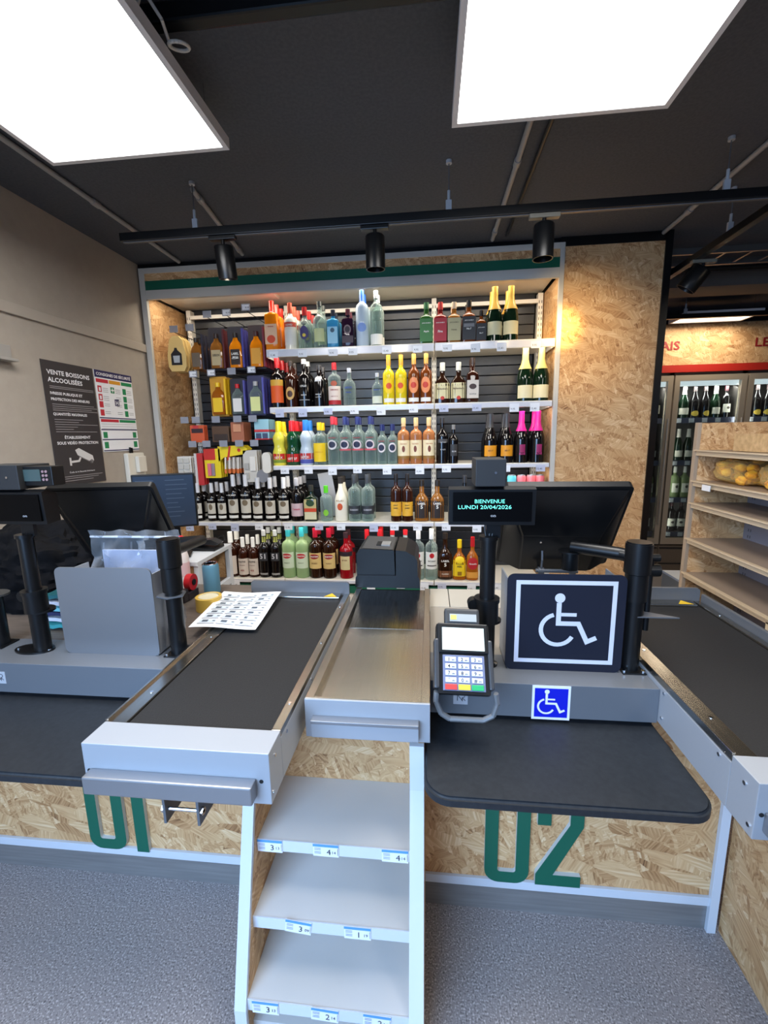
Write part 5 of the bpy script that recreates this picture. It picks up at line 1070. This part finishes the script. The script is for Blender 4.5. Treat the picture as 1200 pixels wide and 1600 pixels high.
# plastic bag with papers behind the plain box
t = thing('plastic_bag', (-.93, 1.255, .785), 'clear zip bag with white papers behind the plain metal box', 'bag')
m = MB(); n = 22; vs = []
for j in range(n + 1):
    for i in range(n + 1):
        u, v = i / n, j / n; w_ = .285 + .02 * v
        vs.append(((u - .5) * w_ + .008 * sin(v * 9), .02 * noise.noise(Vector((u * 7, v * 9, 1))) + .012 * noise.noise(Vector((u * 19, v * 15, 4))) - .01, .0 + v * .335 + .004 * sin(u * 21)))
m.add(vs, [(j * (n + 1) + i, j * (n + 1) + i + 1, (j + 1) * (n + 1) + i + 1, (j + 1) * (n + 1) + i) for j in range(n) for i in range(n)])
m.build('film', bottleglass('bag_film', (200, 204, 210), .08), t, True)
MB().box(-.12, .115, .004, .012, 0, .268, .001).build('papers', mat('bag_papers', (216, 220, 238), .6), t)
MB().box(-.142, .15, -.014, -.009, .312, .318, .001).build('zip_strip', mat('zip_white', (206, 210, 216), .4), t)
# black coat heap and folded bags on the left worktop
def blob(name, loc, s, label, cat, m_, seed, amp=.3, fr=2.2):
    bm = bmesh.new(); bmesh.ops.create_icosphere(bm, subdivisions=5, radius=1)
    for v in bm.verts:
        p = v.co.copy(); q = amp * noise.noise(p * fr + Vector((seed, 0, 0))) + amp * .45 * abs(noise.noise(Vector((p.x * 3, p.y * 3, p.z * 9)) + Vector((0, seed, 0)))) + .05 * noise.noise(p * 9)
        p *= 1 + q; p.z = max(p.z, -.55); v.co = Vector((p.x * s[0], p.y * s[1], (p.z + .55) * s[2]))
    o = MB().bm(bm).build(name, m_, None, True, loc=loc); return tag(o, label, cat)
blob('coat', (-1.515, 1.49, .786), (.24, .16, .20), 'black coat heaped on the worktop at the left edge behind the poles', 'coat', speck('coat_fabric', (20, 20, 24), [(.3, (7, 7, 9)), (.7, (14, 14, 17))], 60, .9, .3, spec=.15), 3.3, .35)
cols = ((60, 150, 150), (214, 214, 220), (44, 50, 84), (120, 190, 196), (204, 200, 206), (30, 96, 100))
t = thing('folded_bags', (-1.19, 1.305, .7925), 'pile of folded teal, navy and white shopping bags behind the left poles', 'folded bags')
for i, c in enumerate(cols):
    vs = []; n = 8
    for k in (0, 1):
        for j in range(n + 1):
            for a in range(n + 1):
                u, v = a / n - .5, b_ if False else j / n - .5
                vs.append((u * (.20 - .01 * i), v * .15, i * .020 + k * .012 + .008 * noise.noise(Vector((u * 6, v * 6, i * 3.1)))))
    q = (n + 1) ** 2; fs = [(j * (n + 1) + a, j * (n + 1) + a + 1, (j + 1) * (n + 1) + a + 1, (j + 1) * (n + 1) + a) for j in range(n) for a in range(n)]
    fs += [tuple(x + q for x in f_) for f_ in fs]
    fs += [(j, j + 1, q + j + 1, q + j) for j in range(n)] + [(n * (n + 1) + j, n * (n + 1) + j + 1, q + n * (n + 1) + j + 1, q + n * (n + 1) + j) for j in range(n)]
    MB().add(vs, fs).build('folded_bag_layer', mat('bag_%d_%d_%d' % c, c, .5), t, rot=(0, 0, .15 * sin(i * 5)))
# ------------------------------------------------------------------ wine fridges behind the partition
FY = 4.40
hd = thing('fridge_header', (1.5, FY + .03, 1.92), 'strand board header with dark red lettering and a red stripe over the fridges', 'sign board')
B(0, 3.2, 0, .03, .065, .42).build('board', OSBY, hd); B(0, 3.2, -.012, .03, .0, .062).build('red_stripe', M_red, hd)
m = MB(); f = lambda a, b: (a, -.003, b); put_text(m, 'RAIS', .105, f, x=.535, y=.20, bold=True, width=.235); m.build('lettering', mat('letter_red', (140, 28, 30), .5), hd)
m = MB(); put_text(m, 'LE', .105, f, x=1.405, y=.205, bold=True, width=.12); m.build('lettering', mat('letter_red', 0), hd)
bronze = mat('bronze_frame', (186, 170, 148), .35, .4)
for x_ in (2.02, 2.27, 2.84, 2.93): area('fridge_fill_light', (x_, 4.45, 1.1), (.03, 1.4), 3.2, (1, .95, .86), (radians(90), 0, 0))  # unseen upright strips, added to brighten the bottles on the lower fridge shelves
def fridge(x0, w_, label):
    t = thing('wine_fridge', (x0, FY, 0), label, 'fridge', 'glass fronted wine fridges'); 
    MB().box(0, w_, .02, .6, 0, .28).build('base_panel', mat('fridge_base', (112, 96, 80), .5), t)
    MB().box(0, w_, .55, .6, .28, 1.92).box(0, .02, .05, .55, .28, 1.92).box(w_ - .02, w_, .05, .55, .28, 1.92).box(0, w_, .05, .6, 1.86, 1.92).build('cabinet', mat('fridge_inside', (46, 42, 40), .5), t)
    MB().box(.02, w_ - .02, .06, .10, 1.80, 1.86).build('lamp', mat('fridge_lamp', (226, 232, 236), .5, emit=1.2), t)
    d = MB().box(.005, .05, 0, .04, .30, 1.89).box(w_ - .05, w_ - .005, 0, .04, .30, 1.89).box(.05, w_ - .05, 0, .04, 1.84, 1.89).box(.05, w_ - .05, 0, .04, .30, .36).build('door', bronze, t)
    MB().box(.05, w_ - .05, .015, .02, .36, 1.84).build('glass_pane', glassmat('fridge_glass', (225, 232, 232), .12), d)
    MB().cyl((w_ - .035, -.03, .5), (w_ - .035, -.03, 1.5), .01, n=10).build('handle', bronze, d, True)
    for z in FS:
        s = B(.02, w_ - .02, .08, .5, z - .012, z).build('shelf', mat('fridge_shelf', (70, 66, 62), .4), t)
        B(.02, w_ - .02, .07, .08, z - .045, z + .004).build('price_rail', mat('fridge_rail', (84, 88, 112), .4), s)
        m = MB(); k = .08
        while k < w_ - .1: m.box(k, k + .045, .066, .069, z - .04, z - .002); k += .115
        m.build('price_tags', M_paper, s)
    MB().box(.01, w_ - .01, .0, .018, .10, .105).box(.01, w_ - .01, .0, .018, .255, .262).build('base_grooves', M_dark, t)
FS = [1.505, 1.105, .745, .405]
for i, (x0, w_) in enumerate(((1.60, .635), (2.24, .625), (2.87, .63))):
    fridge(x0, w_, ('wine fridge with its left side hidden behind the partition', 'middle wine fridge, its lower part behind the bread shelf', 'wine fridge at the right picture edge')[i])
area('fridge_lamp_light', (2.55, FY + .12, 1.79), (1.6, .06), 26, (1, .95, .88), (radians(20), 0, 0))
rr = random.Random(4); rown = ['top', 'second', 'third', 'lowest']
for ri, z in enumerate(FS):
    xs = [1.97, 2.065, 2.16] + ([2.325 + k * .0925 for k in range(6)] if ri == 0 else [2.31, 2.40, 2.49, 2.58]) + ([2.96, 3.055, 3.15] if ri == 0 else [])
    for i, x in enumerate(xs):
        k = (('winegold', 'fizzdark', 'winedark') if ri == 0 else ('fizzdark', 'winedark') if ri == 1 else ('winegreen', 'fizzdark') if ri == 2 else ('winedark', 'winegreen'))
        k = k[0 if i % 5 < 2 else (i % len(k))]
        fr = 'left' if x < 2.2 else 'middle' if x < 2.86 else 'right'; idx = [v for v in xs if (v < 2.2) == (x < 2.2) and (v > 2.86) == (x > 2.86)].index(x)
        place(k, x, FY + .15, z, '%s, %s %s from left on %s shelf of the %s fridge' % (KD[k][8].replace(' bottle', '').replace(' with', ' bottle,'), 'number' if 0 else '', ('first', 'second', 'third', 'fourth', 'fifth', 'sixth')[idx], rown[ri], fr), 'wine bottles in the fridges', rr.uniform(-.3, .3), 'wine_bottle')
for o in list(bpy.data.objects):
    if o.parent is None and o.name.startswith('wine_bottle'): o['label'] = ' '.join(o['label'].replace(',  ', ', ').split()[:16])
# ------------------------------------------------------------------ bread shelf to the right
BX, BY = 1.30, 2.30
t = thing('bread_shelf', (BX, 1.15, 0), 'strand board shelf unit with pale shelves at the right, mostly empty', 'shelf unit'); Ly = BY - 1.15
B(.0, .34, Ly, Ly + .022, 0, 1.43).build('end_board', OSBY, t)
B(-.003, .014, Ly - .002, Ly + .024, 0, 1.432, .001).build('end_edge', mat('edge_taupe', (168, 150, 130), .5), t)
MB().box(.262, .28, 0, Ly, 0, 1.30).build('back_panel', mat('pegboard_grey', (150, 148, 158), .5), t)
m = MB(); 
for k in range(38):
    for yy in (Ly - .03, Ly - .045): m.add([(.2615, yy, .1 + k * .032), (.2615, yy - .006, .1 + k * .032), (.2615, yy - .006, .114 + k * .032), (.2615, yy, .114 + k * .032)], [(0, 1, 2, 3)])
m.build('upright_slots', mat('slot_dark', (90, 90, 96), .6), t)
BS = [1.30, 1.150, 1.040, .858, .678]
for z in BS:
    s = B(.01, .262, 0, Ly, z - .012, z).build('shelf', mat('shelf_taupe', (150, 132, 116), .45), t)
    MB().box(-.012, .0, 0, Ly, z - .004, z + .002).box(0, .010, 0, Ly, z - .026, z + .001, .001).build('front_lip', mat('lip_cream', (206, 186, 156), .35), s)
    if z == 1.150: B(-.014, -.011, Ly - .16, Ly - .10, z - .035, z - .008).build('price_tag', M_paper, s)
MB().box(.01, .02, 0, Ly, .06, .54).build('base_board', OSBX, t)
MB().box(0, .025, .56, .585, .0, .66, .001).build('front_post', mat('lip_cream', 0), t)
# crate on top shelf
t = thing('bread_crate', (1.36, 1.92, 1.302), 'pale wooden crate on the top of the bread shelf', 'crate')
cw_ = speck('crate_wood', (206, 170, 120), [(.3, (186, 150, 104)), (.7, (216, 182, 134))], 6, .6, 0, 0, 4, (1, 8, 8))
MB().box(0, .18, 0, .012, 0, .075).build('end_board', cw_, t); MB().box(0, .18, .20, .212, 0, .075).build('end_board', cw_, t); MB().box(0, .012, .012, .20, 0, .075).build('side_board', cw_, t); MB().box(.168, .18, .012, .20, 0, .075).build('side_board', cw_, t); B(.012, .168, .012, .2, 0, .01).build('bottom_board', cw_, t)
def breadbag(x, y, z, seed, label):
    t = thing('bread_bag', (x, y, z), label, 'bag', 'clear bags of golden bread on the shelf')
    m_ = speck('bread_golden', (216, 160, 60), [(.30, (170, 96, 30)), (.42, (228, 158, 50)), (.58, (250, 204, 90)), (.75, (255, 228, 150))], 26, .5, .3, 0, 3)
    R3 = random.Random(seed)
    for i in range(26):
        px, py = R3.uniform(-.058, .055), R3.uniform(-.115, .115); pz = .022 + .028 * (i // 8)
        m = MB(); m.lathe([(-.024, .004), (-.016, .017), (0, .022), (.016, .017), (.024, .004)], n=10)
        m.xf(Matrix.Translation((px, py, pz)) @ Matrix.Rotation(R3.uniform(0, 3), 4, 'Z') @ Matrix.Rotation(pi / 2 + R3.uniform(-.4, .4), 4, 'X')).build('bread_piece', m_, t, True)
    bm = bmesh.new(); bmesh.ops.create_icosphere(bm, subdivisions=4, radius=1)
    for v in bm.verts:
        p = v.co.copy(); q = 1 + .12 * noise.noise(p * 3 + Vector((seed, 0, 0))) + .05 * noise.noise(p * 8)
        p = Vector((math.copysign(abs(p.x) ** .6, p.x) * .082, math.copysign(abs(p.y) ** .6, p.y) * .135, (math.copysign(abs(p.z) ** .7, p.z) + 1) * .056)) * q; p.z = max(p.z, 0.001); v.co = p
    MB().bm(bm).build('clear_film', bottleglass('bread_film', (246, 222, 160), .03), t, True)
for i, y in enumerate((2.13, 1.84, 1.55)): breadbag(1.425, y, 1.152, 5 + i, 'clear bag of golden bread pieces on the shelf, ' + ('farthest', 'middle', 'nearest')[i])
t = thing('white_box', (1.72, 3.0, 0), 'small white topped box on the floor behind the bread shelf', 'box')
B(0, .3, 0, .3, .0, .36).build('carton', mat('carton_grey', (170, 166, 158), .6), t); B(-.003, .303, -.003, .303, .36, .375).build('lid', M_paper, t)
